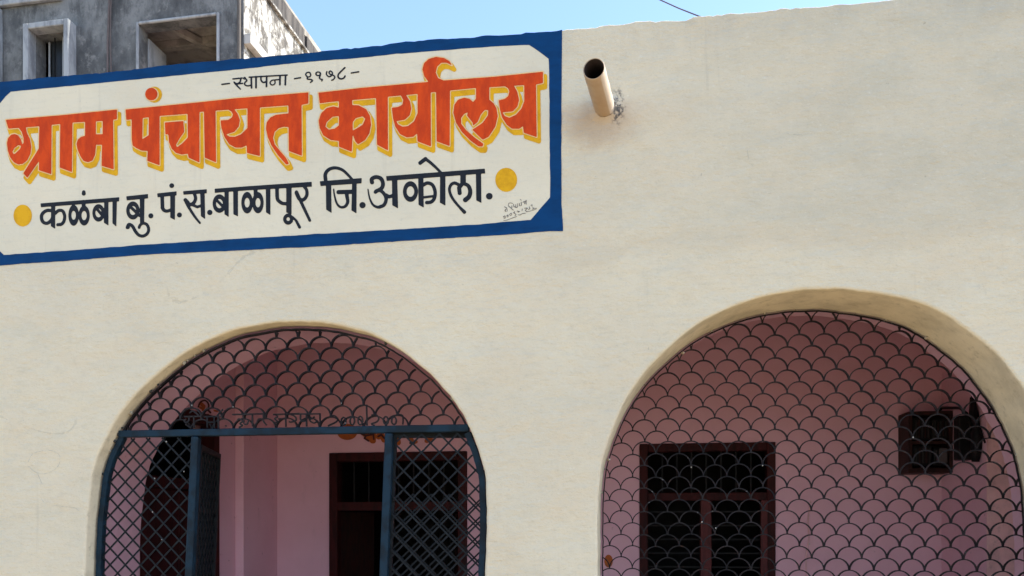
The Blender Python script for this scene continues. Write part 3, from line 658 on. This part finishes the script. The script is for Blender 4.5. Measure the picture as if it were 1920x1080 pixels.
# ------------------------------------------------------------------ entrance gate and grille in the left arch
GY = .085
gate = thing('entrance_gate', 'dark blue steel gate with diamond lattice and scalloped fanlight in the left arch', 'gate', (on_y(550, 900, GY).x, GY, .12))
go = Vector(gate.location)
def loc(p): return Vector(p)-go
G1 = offset(L1, -.012)
def ring(bm, L, w_, d_, y, o): strip(bm, [Vector((x, y, z))-o for x, z in L], w_, d_)
bm = bmesh.new(); ring(bm, offset(L1, -.020), .008, .022, GY, go); obj('arch_frame', bm, M['scallop'], gate)
zT = lambda x: None
tl0, tl1 = on_y(228, 813.5, GY-.02), on_y(884, 802, GY-.02); zt_mid = (tl0.z+tl1.z)/2
def zt_at(x): return tl0.z+(tl1.z-tl0.z)*(x-tl0.x)/(tl1.x-tl0.x)
def z_edge_x(L, z, left):                    # where the arch outline crosses height z
    xs = []
    for (xa, za), (xb, zb) in zip(L, L[1:]):
        if (za-z)*(zb-z) <= 0 and za != zb: xs.append(xa+(xb-xa)*(z-za)/(zb-za))
    return min(xs) if left else max(xs)
xa = z_edge_x(L1, tl0.z, True)+.012; xb = z_edge_x(L1, tl1.z, False)-.012
bm = bmesh.new(); strip(bm, [Vector((xa, GY-.005, zt_at(xa)))-go, Vector((xb, GY-.005, zt_at(xb)))-go], .037, .038); bmesh.ops.bevel(bm, geom=list(bm.edges), offset=.003, segments=1, affect='EDGES'); obj('transom', bm, M['gatebar'], gate)
# heavier angle-iron frame down both sides below the transom
for left in (True, False):
    Lo = offset(L1, -.030); P = [p for p in Lo if p[1] < zt_at(p[0])-.01 and (p[0] < go.x) == left]
    bm = bmesh.new(); strip(bm, [Vector((x, GY, z))-go for x, z in P], .030, .034); obj('side_frame', bm, M['gatebar'], gate)
def post(pt, pb):
    a = on_y(*pt, GY-.012); b = on_y(*pb, GY-.012); d = (b-a)/(a.z-b.z); b = a+d*(a.z-.125)
    d_ = max(0, 0); bm = bmesh.new(); strip(bm, [a-go, b-go], .040, .040); bmesh.ops.bevel(bm, geom=list(bm.edges), offset=.004, segments=1, affect='EDGES')
    obj('post', bm, M['gatebar'], gate); return a, b
PL = post((368, 819), (356, 1080)); PR = post((730.5, 813), (720, 1080))
def post_x(P, z): a, b = P; return a.x+(b.x-a.x)*(a.z-z)/(a.z-b.z)
def lattice(region, x0, x1, z0, z1, pitch, parent, frame3d, w_=.0085, d_=.005, ph=(0, 0), mat=None):
    """two layers of flat diagonal bars clipped to region(x, z)"""
    k = 0
    for s in (1, -1):
        h = pitch/math.sqrt(2)*math.sqrt(2)   # spacing of the crossings along x
        n0 = int((x0-(z1-z0))/h)-2; n1 = int((x1+(z1-z0))/h)+2
        for i in range(n0, n1):
            xb = i*h+ph[0 if s == 1 else 1]; run = []; st = .006
            t = 0.0; segs = []; cur = None
            while t <= (z1-z0):
                x = xb+s*t; z = z0+t; okk = region(x, z)
                if okk and cur is None: cur = t
                if (not okk) and cur is not None: segs.append((cur, t-st)); cur = None
                t += st
            if cur is not None: segs.append((cur, z1-z0))
            for a, b in segs:
                if b-a < .02: continue
                bm = bmesh.new(); yo = .0026*s
                p = frame3d(xb+s*a, z0+a, yo); q = frame3d(xb+s*b, z0+b, yo); mid = (p+q)/2+Vector((0, 0, random.uniform(-.0012, .0012)))
                nrm = (frame3d(0, 0, 1)-frame3d(0, 0, 0)).normalized()
                strip(bm, [p, mid, q], w_, d_, nrm); obj('lattice_bar', bm, mat or M['lattice'], parent); k += 1
    return k
poly_in = offset(L1, -.042)
zlow = .15
regL = lambda x, z: x < post_x(PL, z)-.021 and z < zt_at(x)-.019 and inside(x, z, poly_in)
regR = lambda x, z: x > post_x(PR, z)+.021 and z < zt_at(x)-.019 and inside(x, z, poly_in)
X0, X1 = min(p[0] for p in L1), max(p[0] for p in L1)
f3 = lambda x, z, yo: Vector((x, GY+yo, z))-go
kL = lattice(regL, X0, PL[1].x, .2, tl0.z, .090, gate, f3, ph=(.02, .05))
kR = lattice(regR, PR[1].x, X1, .2, tl1.z, .094, gate, f3, ph=(.035, .01))
# open leaves
def leaf(P, far, width, ph, slats=False, lift=-.035, ztl=None):
    a, b = P; h = Vector((b.x, GY+.02, 0)); e = Vector((far[0], far[1], 0)); t = (e-h).normalized(); nrm = Vector((-t.y, t.x, 0))
    ztop = a.z+lift; lean = (a.x-b.x)/(a.z-b.z)
    fr = lambda s, z, yo: h+t*s+nrm*yo+Vector((lean*(z-b.z), 0, z))-go
    bm = bmesh.new()
    for s0 in (.015, width-.015): strip(bm, [fr(s0, ztop, 0), fr(s0, .16, 0)], .03, .026, nrm)
    for zz in (ztop-.015, 1.05, .175): strip(bm, [fr(.03, zz, 0), fr(width-.03, zz, 0)], .03, .024, nrm)
    lf = obj('gate_leaf', bm, M['lattice'], gate)
    if slats:
        for i in range(11):
            s0 = .045+(width-.09)*(i+.5)/11; bm = bmesh.new(); strip(bm, [fr(s0, ztop-.03, .012), fr(s0, .19, .012)], .012, .012, nrm); obj('slat', bm, M['lattice'], lf)
    lattice(lambda x, z: .03 < x < width-.03 and .19 < z < (ztl or ztop-.03) and abs(z-1.05) > .015, 0, width, .19, ztop, .094, lf, fr, w_=.0085, ph=ph)
    return lf
leaf(PL, (-2.60, .722), .62, (0, .03), True)
leaf(PR, (PR[1].x+.60, .20), .62, (.01, .05), False, .012, on_y(800, 925, .15).z)
# scalloped bars
PITCH = .12; ARCN = 12
def arc_pts(cx, cz, r=PITCH/2): return [(cx+r*math.cos(math.pi*k/ARCN), cz+r*1.0*math.sin(math.pi*k/ARCN)) for k in range(ARCN+1)]
def scallops(parent, origin, y, reg, apex, x0, x1, z0, z1, mat, w_=.0054, d_=.015, limit=300, zsee=-9):
    bm = bmesh.new(); pts = arc_pts(0, 0); strip(bm, [Vector((x, 0, z)) for x, z in pts], w_, d_); full = bpy.data.meshes.new('scallop_bar'); bm.to_mesh(full); bm.free(); full.materials.append(mat)
    todo = []; zc0 = apex.z-PITCH/2
    j0 = int((z0-zc0)/(PITCH/2))-1; j1 = int((z1-zc0)/(PITCH/2))+1
    for j in range(j0, j1+1):
        cz = zc0+j*PITCH/2; off = (j % 2)*PITCH/2
        i0 = int((x0-apex.x)/PITCH)-2; i1 = int((x1-apex.x)/PITCH)+2
        for i in range(i0, i1+1):
            cx = apex.x+i*PITCH+off; wv = .0035*noise.noise(Vector((cx*1.7, cz*1.7, 4))); cxx = cx+wv+random.uniform(-.0024, .0024); czz = cz+.9*wv+random.uniform(-.0022, .0022)
            P = arc_pts(cxx, czz); ok = [reg(x, z) for x, z in P]
            if all(ok): todo.append((cxx, czz, None))
            elif any(ok):
                fineP = [(cxx+PITCH/2*math.cos(math.pi*k/48), czz+PITCH/2*math.sin(math.pi*k/48)) for k in range(49)]
                run = []; 
                for q in fineP+[None]:
                    if q and reg(*q): run.append(q)
                    else:
                        if len(run) > 4: todo.append((cxx, czz, run[::4]+([run[-1]] if (len(run)-1) % 4 else [])))
                        run = []
    camo = lambda t: (Vector((t[0], y, t[1]))-CAM).length+(100 if t[1] < zsee else 0)
    todo.sort(key=camo); rest = bmesh.new(); nrest = 0
    for idx, (cx, cz, run) in enumerate(todo):
        if idx < limit:
            if run is None:
                o = obj('scallop_bar', full, None, parent); o.location = Vector((cx, y, cz))-origin; o.rotation_euler = (random.uniform(-.02, .02), random.uniform(-.02, .02), random.uniform(-.045, .045)); o.scale = (random.uniform(.985, 1.02), random.uniform(.8, 1.25), random.uniform(.96, 1.04))
            else:
                bm = bmesh.new(); strip(bm, [Vector((x, y, z))-origin for x, z in run], w_, d_); obj('scallop_bar', bm, mat, parent)
        else:
            P = run if run else arc_pts(cx, cz); strip(rest, [Vector((x, y, z))-origin for x, z in P], w_, d_); nrest += 1
    if nrest: obj('scallop_bars', rest, mat, parent, kind='stuff')
    else: rest.free()
    return len(todo)
ap = on_y(704, 736, GY); poly1 = offset(L1, -.026)
n1 = scallops(gate, go, GY, lambda x, z: z > zt_at(x)+.017 and inside(x, z, poly1), ap, X0, X1, zt_mid-.1, max(p[1] for p in L1), M['scallop'], w_=.0062, d_=.018)
# cut-metal inscription standing on the transom
def metal_text(z, ox, oy, L):
    for w0, w1, P in L:
        P = T(z, ox, oy, P)
        if len(P) > 3: P = [tuple(v) for v in catmull([Vector(p) for p in P], 3)]
        bm = bmesh.new(); strip(bm, [on_y(a, b, GY-.012)-go for a, b in P], .0078, .006)
        obj('inscription_stroke', bm, M['scallop'], gate)
def el(cx, cy, rx, ry, n=10): return [(cx+rx*math.cos(2*math.pi*k/n), cy+ry*math.sin(2*math.pi*k/n)) for k in range(n+1)]
metal_text(8.348, 330, 740, [(1,1,P) for P in (
  [(130,345),(400,340)], [(200,345),(205,400),(165,440),(130,410),(160,385)], [(280,342),(285,520)], [(150,460),(200,500),(240,520)], [(360,340),(330,300),(260,255),(215,290)],
  [(440,345),(730,338)], [(490,340),(492,520)], [(495,432),(595,430)], [(600,342),(602,525)], [(662,340),(666,525)], [(640,338),(690,270),(740,230)], [(775,480),(790,495)],
  [(880,312),(1385,300)], [(960,395),(1000,378),(1040,415),(1000,455),(1040,480),(985,515)], [(1060,400),(1065,455),(1110,462),(1140,400)], [(1195,308),(1200,500)], [(1270,425),(1298,382),(1350,382),(1372,420),(1420,480)], [(1365,305),(1372,370)],
  [(1520,312),(1930,296)], [(1560,310),(1590,350),(1545,375),(1590,420),(1550,440)], [(1600,380),(1720,378)], [(1718,305),(1722,505)], [(1770,300),(1860,340),(1880,400),(1800,430),(1770,420)])])
metal_text(8, 540, 740, [(1,1,P) for P in (
  [(0,292),(490,288)], [(190,295),(188,370),(220,400),(275,385)], [(275,292),(280,480)], [(310,362),(360,365),(400,330)], [(340,330),(330,390),(390,425),(450,392)], [(480,290),(482,475)],
  [(640,322),(700,318),(745,365),(722,410),(640,450),(600,470)], el(835,400,34,58), el(965,395,34,58), el(1085,390,36,62), [(1180,150),(1185,465)],
  [(1250,312),(1320,300),(1362,355),(1330,410),(1250,440),(1300,460)], el(1468,388,36,58), el(1590,392,36,54), [(1660,300),(1715,310),(1728,380),(1722,450)])])

# ------------------------------------------------------------------ grille in the right arch
HYY = .345
grille = thing('arch_grille', 'dark scalloped iron grille filling the wide right arch', 'grille', (on_y(1560, 900, HYY).x, HYY, .14))
g2o = Vector(grille.location)
bm = bmesh.new(); ring(bm, offset(L2, -.012), .006, .010, HYY, g2o); obj('arch_frame', bm, M['scallop'], grille)
poly2 = offset(L2, -.014); ap2 = on_y(1385, 696, HYY)
n2 = scallops(grille, g2o, HYY, lambda x, z: inside(x, z, poly2), ap2, min(p[0] for p in L2), max(p[0] for p in L2), .16, max(p[1] for p in L2), M['scallop'], zsee=on_y(1500, 1090, HYY).z)
# small fixing lugs that hold the grille in the plaster
for (a, b) in ((1280, 662), (1737, 634), (1141, 862), (1880, 774)):
    p = on_y(a, b, HYY-.02); bm = bmesh.new(); bmesh.ops.create_icosphere(bm, subdivisions=1, radius=.009); bmesh.ops.scale(bm, vec=(1.2, .9, .9), verts=bm.verts); bmesh.ops.translate(bm, verts=bm.verts, vec=p-g2o)
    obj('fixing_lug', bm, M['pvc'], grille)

# ------------------------------------------------------------------ lettering on the pink walls
def wall_marks(name, mat, items, y, step=.8, f=None):
    for it in items:
        gx, gy, S = field([it], step, 6); iso_mesh(gx, gy, S, f or (lambda a, b: on_y(a, b, y)), name, mat, office); y -= .0006
wall_marks('painted_dot', M['orange'], [('e', 651, 810, 19, 15, 0)], BACK-.003)
a3 = (6, 600, 800)
wall_marks('painted_lettering', M['orange'], strokes(*a3, [(70,60,[(480,60),(540,110),(590,160)]), (60,60,[(600,60),(600,160)]), (70,60,[(660,110),(690,90),(720,150)]), (60,60,[(860,80),(880,180)]), (60,40,[(1010,110),(1040,180),(1080,170)]), (50,50,[(1200,160),(1250,150)]), (40,40,[(1330,72),(1430,72)])]), BACK-.003)
wall_marks('painted_lettering', M['brown'], strokes(*a3, [(22,22,[(465,80),(520,100),(600,85)]), (20,20,[(600,75),(605,140)]), (20,20,[(520,100),(500,130),(545,160)]), (22,22,[(655,110),(690,90),(725,130)]), (24,24,[(1015,185),(1060,180)]), (24,24,[(920,100),(960,105)]), (20,20,[(1320,95),(1440,100)])]), BACK-.006)
wall_marks('painted_lettering', M['orange'], strokes(8.348, 330, 740, [(60,40,[(400,150),(440,180),(420,240)]), (40,40,[(380,200),(400,210)]), (30,30,[(500,310),(540,350)]), (28,28,[(600,250),(650,260)])]), 0, .8, lambda a, b: on_x(a, b, LX+.003))
wall_marks('painted_lettering', M['brown'], strokes(8.348, 330, 740, [(26,26,[(350,190),(380,120),(450,90),(500,130),(510,200),(440,280),(390,290)]), (30,30,[(490,230),(540,280)])]), 0, .8, lambda a, b: on_x(a, b, LX+.006))

wall_marks('painted_mark', M['orange'], [('e', 1141, 1052, 8, 12, 0)], BACK-.003)
bm = bmesh.new(); tube(bm, [on_y(a, b, BACK-.012) for a, b in ((1520, 940), (1515, 975), (1517, 1010), (1511, 1045), (1512, 1085), (1510, 1200))], .004, 6); obj('wall_cable', bm, M['pale_peach'], office)
# weld spots and drips of pale paint left on the ironwork
def blob(p, r, mat, parent, o, nm):
    bm = bmesh.new(); bmesh.ops.create_icosphere(bm, subdivisions=1, radius=r)
    for v in bm.verts: v.co = Vector((v.co.x*random.uniform(.7, 1.3), v.co.y*random.uniform(.7, 1.2), v.co.z*random.uniform(.8, 1.5)))+p-o
    obj(nm, bm, mat, parent)
M['drip'] = mat_simple('pale_paint_drip', (.40, .39, .36), None, .7)
for a, b in ((437, 763), (640, 756), (290, 897), (286, 960), (303, 1012), (312, 828), (345, 884), (360, 760)): blob(on_y(a, b, GY-.012), random.uniform(.0025, .0042), M['drip'], gate, go, 'paint_drip')
for a, b in ((1613, 826), (1316, 979), (1296, 876), (1342, 990), (1430, 873), (1530, 1009), (1518, 1020), (1712, 820)): blob(on_y(a, b, HYY-.008), random.uniform(.0025, .0042), M['drip'], grille, g2o, 'paint_drip')
# rough mortar where the gate frame was set into the arch
M['mortar'] = mat_painted('grey_mortar', (.34, .31, .25)); M['mortar2'] = mat_painted('dark_mortar', (.05, .05, .048))
for i, (x, z) in enumerate(offset(L1, -.004)):
    if random.random() < .15 and z > .9:
        p = Vector((x, GY-random.uniform(.0, .02), z)); lower = z < 1.75 and x < go.x
        blob(p, random.uniform(.006, .013), M['mortar2'] if (lower or random.random() < .4) else M['mortar'], gate, go, 'mortar_patch')
for i, (x, z) in enumerate(offset(L2, -.003)):
    if random.random() < .10 and z > .9: blob(Vector((x, HYY, z)), random.uniform(.004, .008), M['mortar'], grille, g2o, 'mortar_patch')
# ------------------------------------------------------------------ water spout
mouth = on_y(1113.5, 129, -.33); foot = PIPE.copy(); ax = (mouth-foot).normalized()
pipe = thing('drain_spout', 'cream painted drain pipe sticking out of the wall right of the sign', 'pipe', foot)
bm = bmesh.new(); start = -ax*.05; end = mouth-foot; r_o, r_i = .049, .0445
s1 = ax.cross(Vector((0, 0, 1))).normalized(); u1 = s1.cross(ax)
def ringv(bm, c, r, n=40): return [bm.verts.new(c+(s1*math.cos(2*math.pi*k/n)+u1*math.sin(2*math.pi*k/n))*r) for k in range(n)]
rows = [ringv(bm, start+(end-start)*(i/14), r_o*(1+.012*math.sin(i*1.7))) for i in range(15)]+[ringv(bm, end+ax*.002, (r_o+r_i)/2), ringv(bm, end, r_i)]
for A, B in zip(rows, rows[1:]):
    for k in range(40): f = bm.faces.new((A[k], A[(k+1) % 40], B[(k+1) % 40], B[k])); f.smooth = True
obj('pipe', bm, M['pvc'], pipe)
bm = bmesh.new(); rows = [ringv(bm, end-ax*.001, r_i-.0005), ringv(bm, start, r_i-.0005)]
for k in range(40): f = bm.faces.new((rows[0][k], rows[1][k], rows[1][(k+1) % 40], rows[0][(k+1) % 40])); f.smooth = True
bm.faces.new(rows[1]); obj('pipe_bore', bm, M['pipein'], pipe)
# mortar collar at the foot
bm = bmesh.new(); n = 32; rr = []
for j, (rad, yy) in enumerate(((.050, -.016), (.058, -.010), (.070, -.003), (.085, .002))):
    rr.append([bm.verts.new(Vector((rad*math.cos(2*math.pi*k/n)*(1+.12*noise.noise(Vector((math.cos(2*math.pi*k/n)*2, math.sin(2*math.pi*k/n)*2, j)))), yy, rad*math.sin(2*math.pi*k/n)*(1+.15*noise.noise(Vector((k*.4, j, 3))))))) for k in range(n)])
for A, B in zip(rr, rr[1:]):
    for k in range(n): f = bm.faces.new((A[k], B[k], B[(k+1) % n], A[(k+1) % n])); f.smooth = True
obj('mortar_collar', bm, M['wall'], pipe)

# ------------------------------------------------------------------ plaster blemishes on the wall: shallow raised or cracked ridges
def crack(P, w_=1.4):
    P = [(x+random.uniform(-1, 1), y+random.uniform(-1, 1)) for x, y in P]
    PP = catmull([Vector(p) for p in P], 4)
    bm = bmesh.new(); strip(bm, [on_y(p[0], p[1], 0)-Vector((0, .0, 0)) for p in PP], w_/375, .0016); return bm
M['crack'] = mat_simple('hairline_crack', (.44, .41, .33), (.57, .53, .42), .9, 0, 30, 0, lo=.45, hi=.55)
for P in ([(52,866),(60,852),(75,846),(95,845),(110,850),(113,862),(108,876),(95,884),(80,888),(64,884),(54,874)], [(70,886),(76,898),(80,908)], [(78,935),(84,944)], [(100,948),(120,950),(140,952),(148,958)], [(213,487),(215,492),(216,498)], [(1400,282),(1404,300),(1412,312)], [(1475,250),(1500,252),(1522,249)]):
    obj('plaster_crack', crack(P, 1.0), M['crack'], office)

# ------------------------------------------------------------------ electric meter box high on the veranda wall
mp = on_y(1683, 772, BACK-.22); mq = on_y(1788, 886, BACK-.22); mq.x = PXW-.004; mp.x = on_y(1684, 800, BACK).x
mbox = thing('meter_box', 'dark wooden electric meter box mounted high on the pink veranda wall', 'meter box', ((mp.x+mq.x)/2, BACK, mq.z))
W_ = (mq.x-mp.x)/2; H_ = mp.z-mq.z
M['drip_dull'] = mat_simple('dull_grey_vent', (.022, .021, .021), (.014, .014, .014), .7)
D_ = .22; bm = bmesh.new()
box(bm, (-W_, -D_, 0), (W_, -.002, .03)); box(bm, (-W_, -D_, H_-.025), (W_, -.002, H_)); box(bm, (-W_, -D_, .031), (-W_+.025, -.002, H_-.026)); box(bm, (W_-.025, -D_, .031), (W_, -.002, H_-.026)); box(bm, (-W_+.026, -.08, .031), (W_-.026, -.004, H_-.026))
M['casewood'] = mat_simple('brown_case_wood', (.034, .013, .011), (.018, .009, .008), .6, 0, 10, .2, .15, scale=(4, 4, 1))
obj('case', bm, M['casewood'], mbox)
obj('shelf', boxm((-W_+.026, -D_+.01, H_*.47), (W_-.026, -.081, H_*.47+.02)), M['casewood'], mbox)
for (xa_, za_, ww, hh) in ((-W_+.04, H_*.53, .12, H_*.38), (-W_+.04, .05, .13, H_*.34), (.02, H_*.55, .11, H_*.34), (.03, .05, .11, H_*.30)):
    me_ = obj('electric_meter', boxm((xa_, -D_+.03, za_), (xa_+ww, -.09, za_+hh), .012), M['black'], mbox)
    for k in range(5):
        xx = xa_+.02+k*(ww-.04)/4; obj('cooling_slot', boxm((xx-.004, -D_+.023, za_+.02), (xx+.004, -D_+.031, za_+hh-.02)), M['casewood'] if k % 2 else M['drip_dull'], me_)
obj('rating_plate', boxm((W_-.09, -D_-.008, .07), (W_-.04, -D_-.001, .17)), mat_simple('dull_plate', (.07, .062, .062)), mbox)
# switch gear and taped cables on the side face of the pillar, next to the case
def pl(px, py, off=.0): p = on_x(px, py, PXW-.03-off); return p-Vector(mbox.location)
bm = bmesh.new(); tube(bm, [pl(1829, 866), pl(1830, 845), pl(1832, 815), pl(1828, 785), pl(1825, 760), pl(1824, 733)], [.022, .034, .036, .026, .020, .006], 10); obj('cable_bundle', bm, M['black'], mbox)
bm = bmesh.new(); tube(bm, [pl(1821, 850), pl(1818, 800), pl(1820, 745)], [.012, .010, .005], 8); obj('cable', bm, M['black'], mbox)
a_ = pl(1808, 782); b_ = pl(1819, 862)
obj('switch_box', boxm((PXW-.10-mbox.location.x, b_.y, b_.z), (PXW-.004-mbox.location.x, a_.y, a_.z), .01), M['black'], mbox)
bm = bmesh.new(); tube(bm, [(W_-.06, -.12, H_), (W_-.05, -.16, H_+.03), pl(1800, 765, .03), pl(1812, 775, .05), pl(1818, 790, .03)], .010, 8); obj('cable', bm, M['black'], mbox)
bm = bmesh.new(); tube(bm, [pl(1829, 815), pl(1842, 817), pl(1847, 830)], .006, 8); obj('cable', bm, M['black'], mbox)

# ------------------------------------------------------------------ old grey building behind
ROT = R(-1.5)
t_x = Vector((math.cos(ROT), math.sin(ROT), 0)); t_y = Vector((-math.sin(ROT), math.cos(ROT), 0))
corner = CAM+(FWD+RGT*((457-CX)/F_PX))*14.0; corner.z = 0
old = thing('apartment_block', 'weathered grey concrete building with square framed windows behind the sign wall', 'building', corner, ROT)
def fac(px, py, dy=0.0):                     # local point of its front face (x <= 0, z) seen at a pixel
    w3 = on_pl(px, py, corner+t_y*dy, t_y); d = w3-corner; return d.dot(t_x), w3.z
def sid(px, py, dx=0.0):
    w3 = on_pl(px, py, corner+t_x*dx, t_x); d = w3-corner; return d.dot(t_y), w3.z
H_ROOF = 12.2; xl, _ = fac(-400, 50)
f1a = fac(51.5, 55.5, -.22); f1b = fac(118, 44, -.22); f2a = fac(262, 47); f2b = fac(408, 32)
w1x = (f1a[0], f1b[0], f1a[1]-1.5, (f1a[1]+f1b[1])/2); w2x = (f2a[0], f2b[0], f2a[1]-1.4, (f2a[1]+f2b[1])/2)
bm = bmesh.new()
o_ = [(xl, 0), (0, 0), (0, H_ROOF), (xl, H_ROOF)]; hs = [[(a, c), (b, c), (b, d), (a, d)] for a, b, c, d in (w1x, w2x)]
fill(bm, [o_]+hs, 0.0); fill(bm, [o_]+hs, .23, 0, True)
for h in hs:
    A = [bm.verts.new((p[0], 0, p[1])) for p in h]; B = [bm.verts.new((p[0], .23, p[1])) for p in h]
    for i in range(4): bm.faces.new((A[i], B[i], B[(i+1) % 4], A[(i+1) % 4]))
obj('front_wall', bm, M['concrete'], old)
# side wall, whitewashed and peeling, with a small window below the shade slab
zr = sid(535, 0)[1]; zb = sid(500, 0)[1]; zc = sid(458, 62)[1]
wy0, wy1 = .45, 1.35
bm = bmesh.new(); o_ = [(.0, 0), (9, 0), (9, zb), (.0, zb)]; h_ = [(wy0, zc-1.5), (wy1, zc-1.5), (wy1, zc-.28), (wy0, zc-.28)]
fill(bm, [o_, h_], 0.0); fill(bm, [[(.23, 0), (9, 0), (9, zb), (.23, zb)], h_], .23, 0, True)
A = [bm.verts.new((p[0], 0, p[1])) for p in h_]; B = [bm.verts.new((p[0], .23, p[1])) for p in h_]
for i in range(4): bm.faces.new((A[i], B[i], B[(i+1) % 4], A[(i+1) % 4]))
for v in bm.verts: v.co = Vector((-v.co.y, v.co.x, v.co.z))
bmesh.ops.recalc_face_normals(bm, faces=bm.faces)
obj('side_wall', bm, M['peel'], old)
gapy = sid(574, 60)[0]
obj('parapet', boxm((-.2, .002, zb+.05), (-.03, gapy, zr), .01), M['parapet'], old)
obj('parapet', boxm((-.2, gapy+.12, zb+.05), (-.03, gapy+1.0, zr-.05), .01), M['parapet'], old)
obj('parapet', boxm((-.2, gapy+1.05, zb+.05), (-.05, 8.9, zr-.28), .01), M['parapet'], old)
obj('floor_band', boxm((-.24, .003, zb), (.06, 8.9, zb+.05), .008), M['peel'], old)
M['whitewash'] = mat_simple('bright_whitewash', (.42, .41, .38), (.30, .29, .26), .9, 0, 5, .4, .15)
obj('shade_slab', boxm((.002, .003, zc-.20), (.13, 2.3, zc-.02), .01), M['whitewash'], old)
obj('drain_pipe', boxm((-.10, -.06, 0), (-.04, -.003, H_ROOF), .02), M['parapet'], old)
bm = bmesh.new(); xx = fac(207, 40)[0]; tube(bm, [(xx+.02*math.sin(k), -.05, H_ROOF-.5*k) for k in range(22)], .02, 6); obj('cable', bm, M['wire'], old)
bm = bmesh.new(); tube(bm, [(xx+.05+.015*math.sin(k*1.3), -.05, H_ROOF-.5*k) for k in range(22)], .012, 6); obj('cable', bm, M['wire'], old)
# roof, floors and back so the rooms are closed
obj('roof', boxm((xl+.01, .24, H_ROOF-.2), (-.24, 8.9, H_ROOF-.05)), M['slab'], old)
obj('rear_wall', boxm((xl, 8.9, 0), (0, 9.1, zb)), M['concrete'], old)
obj('side_wall', boxm((xl-.2, 0, 0), (xl, 9.1, H_ROOF)), M['concrete'], old)
obj('partition', boxm((w1x[1]+.35, .24, 0), (w1x[1]+.5, 8.8, H_ROOF-.2)), M['slab'], old)
zceil = w2x[3]+.28
obj('room_ceiling', boxm((xl+.01, .24, zceil), (-.25, 8.8, zceil+.12)), M['slab'], old)
obj('room_floor', boxm((xl+.01, .24, w2x[2]-.9), (-.25, 8.8, w2x[2]-.8)), M['slab'], old)
for k in range(4):
    y_ = .9+k*.95; obj('ceiling_beam', boxm((w1x[1]+.51, y_, zceil-.14), (-.25, y_+.13, zceil-.001), .008), M['slab'], old)
for k in range(2):
    x_ = w2x[0]+.25+k*.85
    bm = bmesh.new(); Mx = Matrix.Translation((x_, .3, zceil-.16)) @ Matrix.Rotation(R(-28), 4, 'Z'); box(bm, (0, 0, 0), (.1, 4.2, .12), 0, Mx); obj('ceiling_beam', bm, M['slab'], old)
# window surrounds
def surround(h, fw, proj, mat, name='window', depth=.0, rev=False):
    x0, x1, z0, z1 = h; bm = bmesh.new(); y0, y1 = -proj, -.002
    box(bm, (x0-fw, y0, z0-fw), (x0, y1, z1+fw)); box(bm, (x1, y0, z0-fw), (x1+fw, y1, z1+fw)); box(bm, (x0+.001, y0, z1), (x1-.001, y1, z1+fw)); box(bm, (x0+.001, y0, z0-fw), (x1-.001, y1, z0))
    bmesh.ops.bevel(bm, geom=list(bm.edges), offset=.012, segments=1, affect='EDGES')
    return obj(name, bm, mat, old)
w = surround(w1x, .105, .22, M['frame_c'])
x0, x1, z0, z1 = w1x
obj('shutter', boxm((x0+.12, .15, z0), (x0+.15, .17, z1-.04)), M['frame_c'], w)
for k in range(3): obj('window_bar', boxm((x0+.28+.17*k, .10, z0), (x0+.295+.17*k, .115, z1)), M['black'] if k != 1 else M['frame_c'], w)
obj('pane', boxm((x0+.151, .19, z0), (x1-.002, .196, z1-.02)), mat_simple('dusty_dark_glass', (.02, .024, .028), None, .25, 0, 3, 0, .5), w)
w = surround(w2x, .05, .05, M['frame_c'])
x0, x1, z0, z1 = w2x
obj('inner_jamb', boxm((x0+.001, .231, z0), (x0+.03, .75, z1-.1)), M['frame_c'], w)
# bits of an upper ledge and of a neighbouring window surround at the left
l0 = fac(-40, 16); l1 = fac(118, 4); zz = (l0[1]+l1[1])/2
obj('ledge', boxm((l0[0], -.09, zz-.02), (l1[0], -.003, zz+.08), .02), M['frame_c'], old)
e1 = fac(6, 20); obj('window', boxm((e1[0]-.9, -.15, e1[1]-2), (e1[0], -.004, e1[1]), .012), M['frame_c'], old)

# ------------------------------------------------------------------ overhead wire
pa = on_y(1312, 31, 1.2); pb = on_y(1236, -1, 1.6); d_ = pb-pa
bm = bmesh.new(); tube(bm, [pa-d_*2.2+Vector((0, 0, 0)), pa-d_*1.0, pa, pa+d_*.5+Vector((0, 0, -.004)), pb, pa+d_*3+Vector((0, 0, .05)), pa+d_*9+Vector((0, 0, .8))], .0042, 6)
for v in bm.verts: v.co -= pa
wr = obj('overhead_wire', bm, M['wire'], label='thin dark cable slanting over the top of the wall against the sky', cat='cable'); wr.location = pa
print('counts', kL, kR, n1, n2)
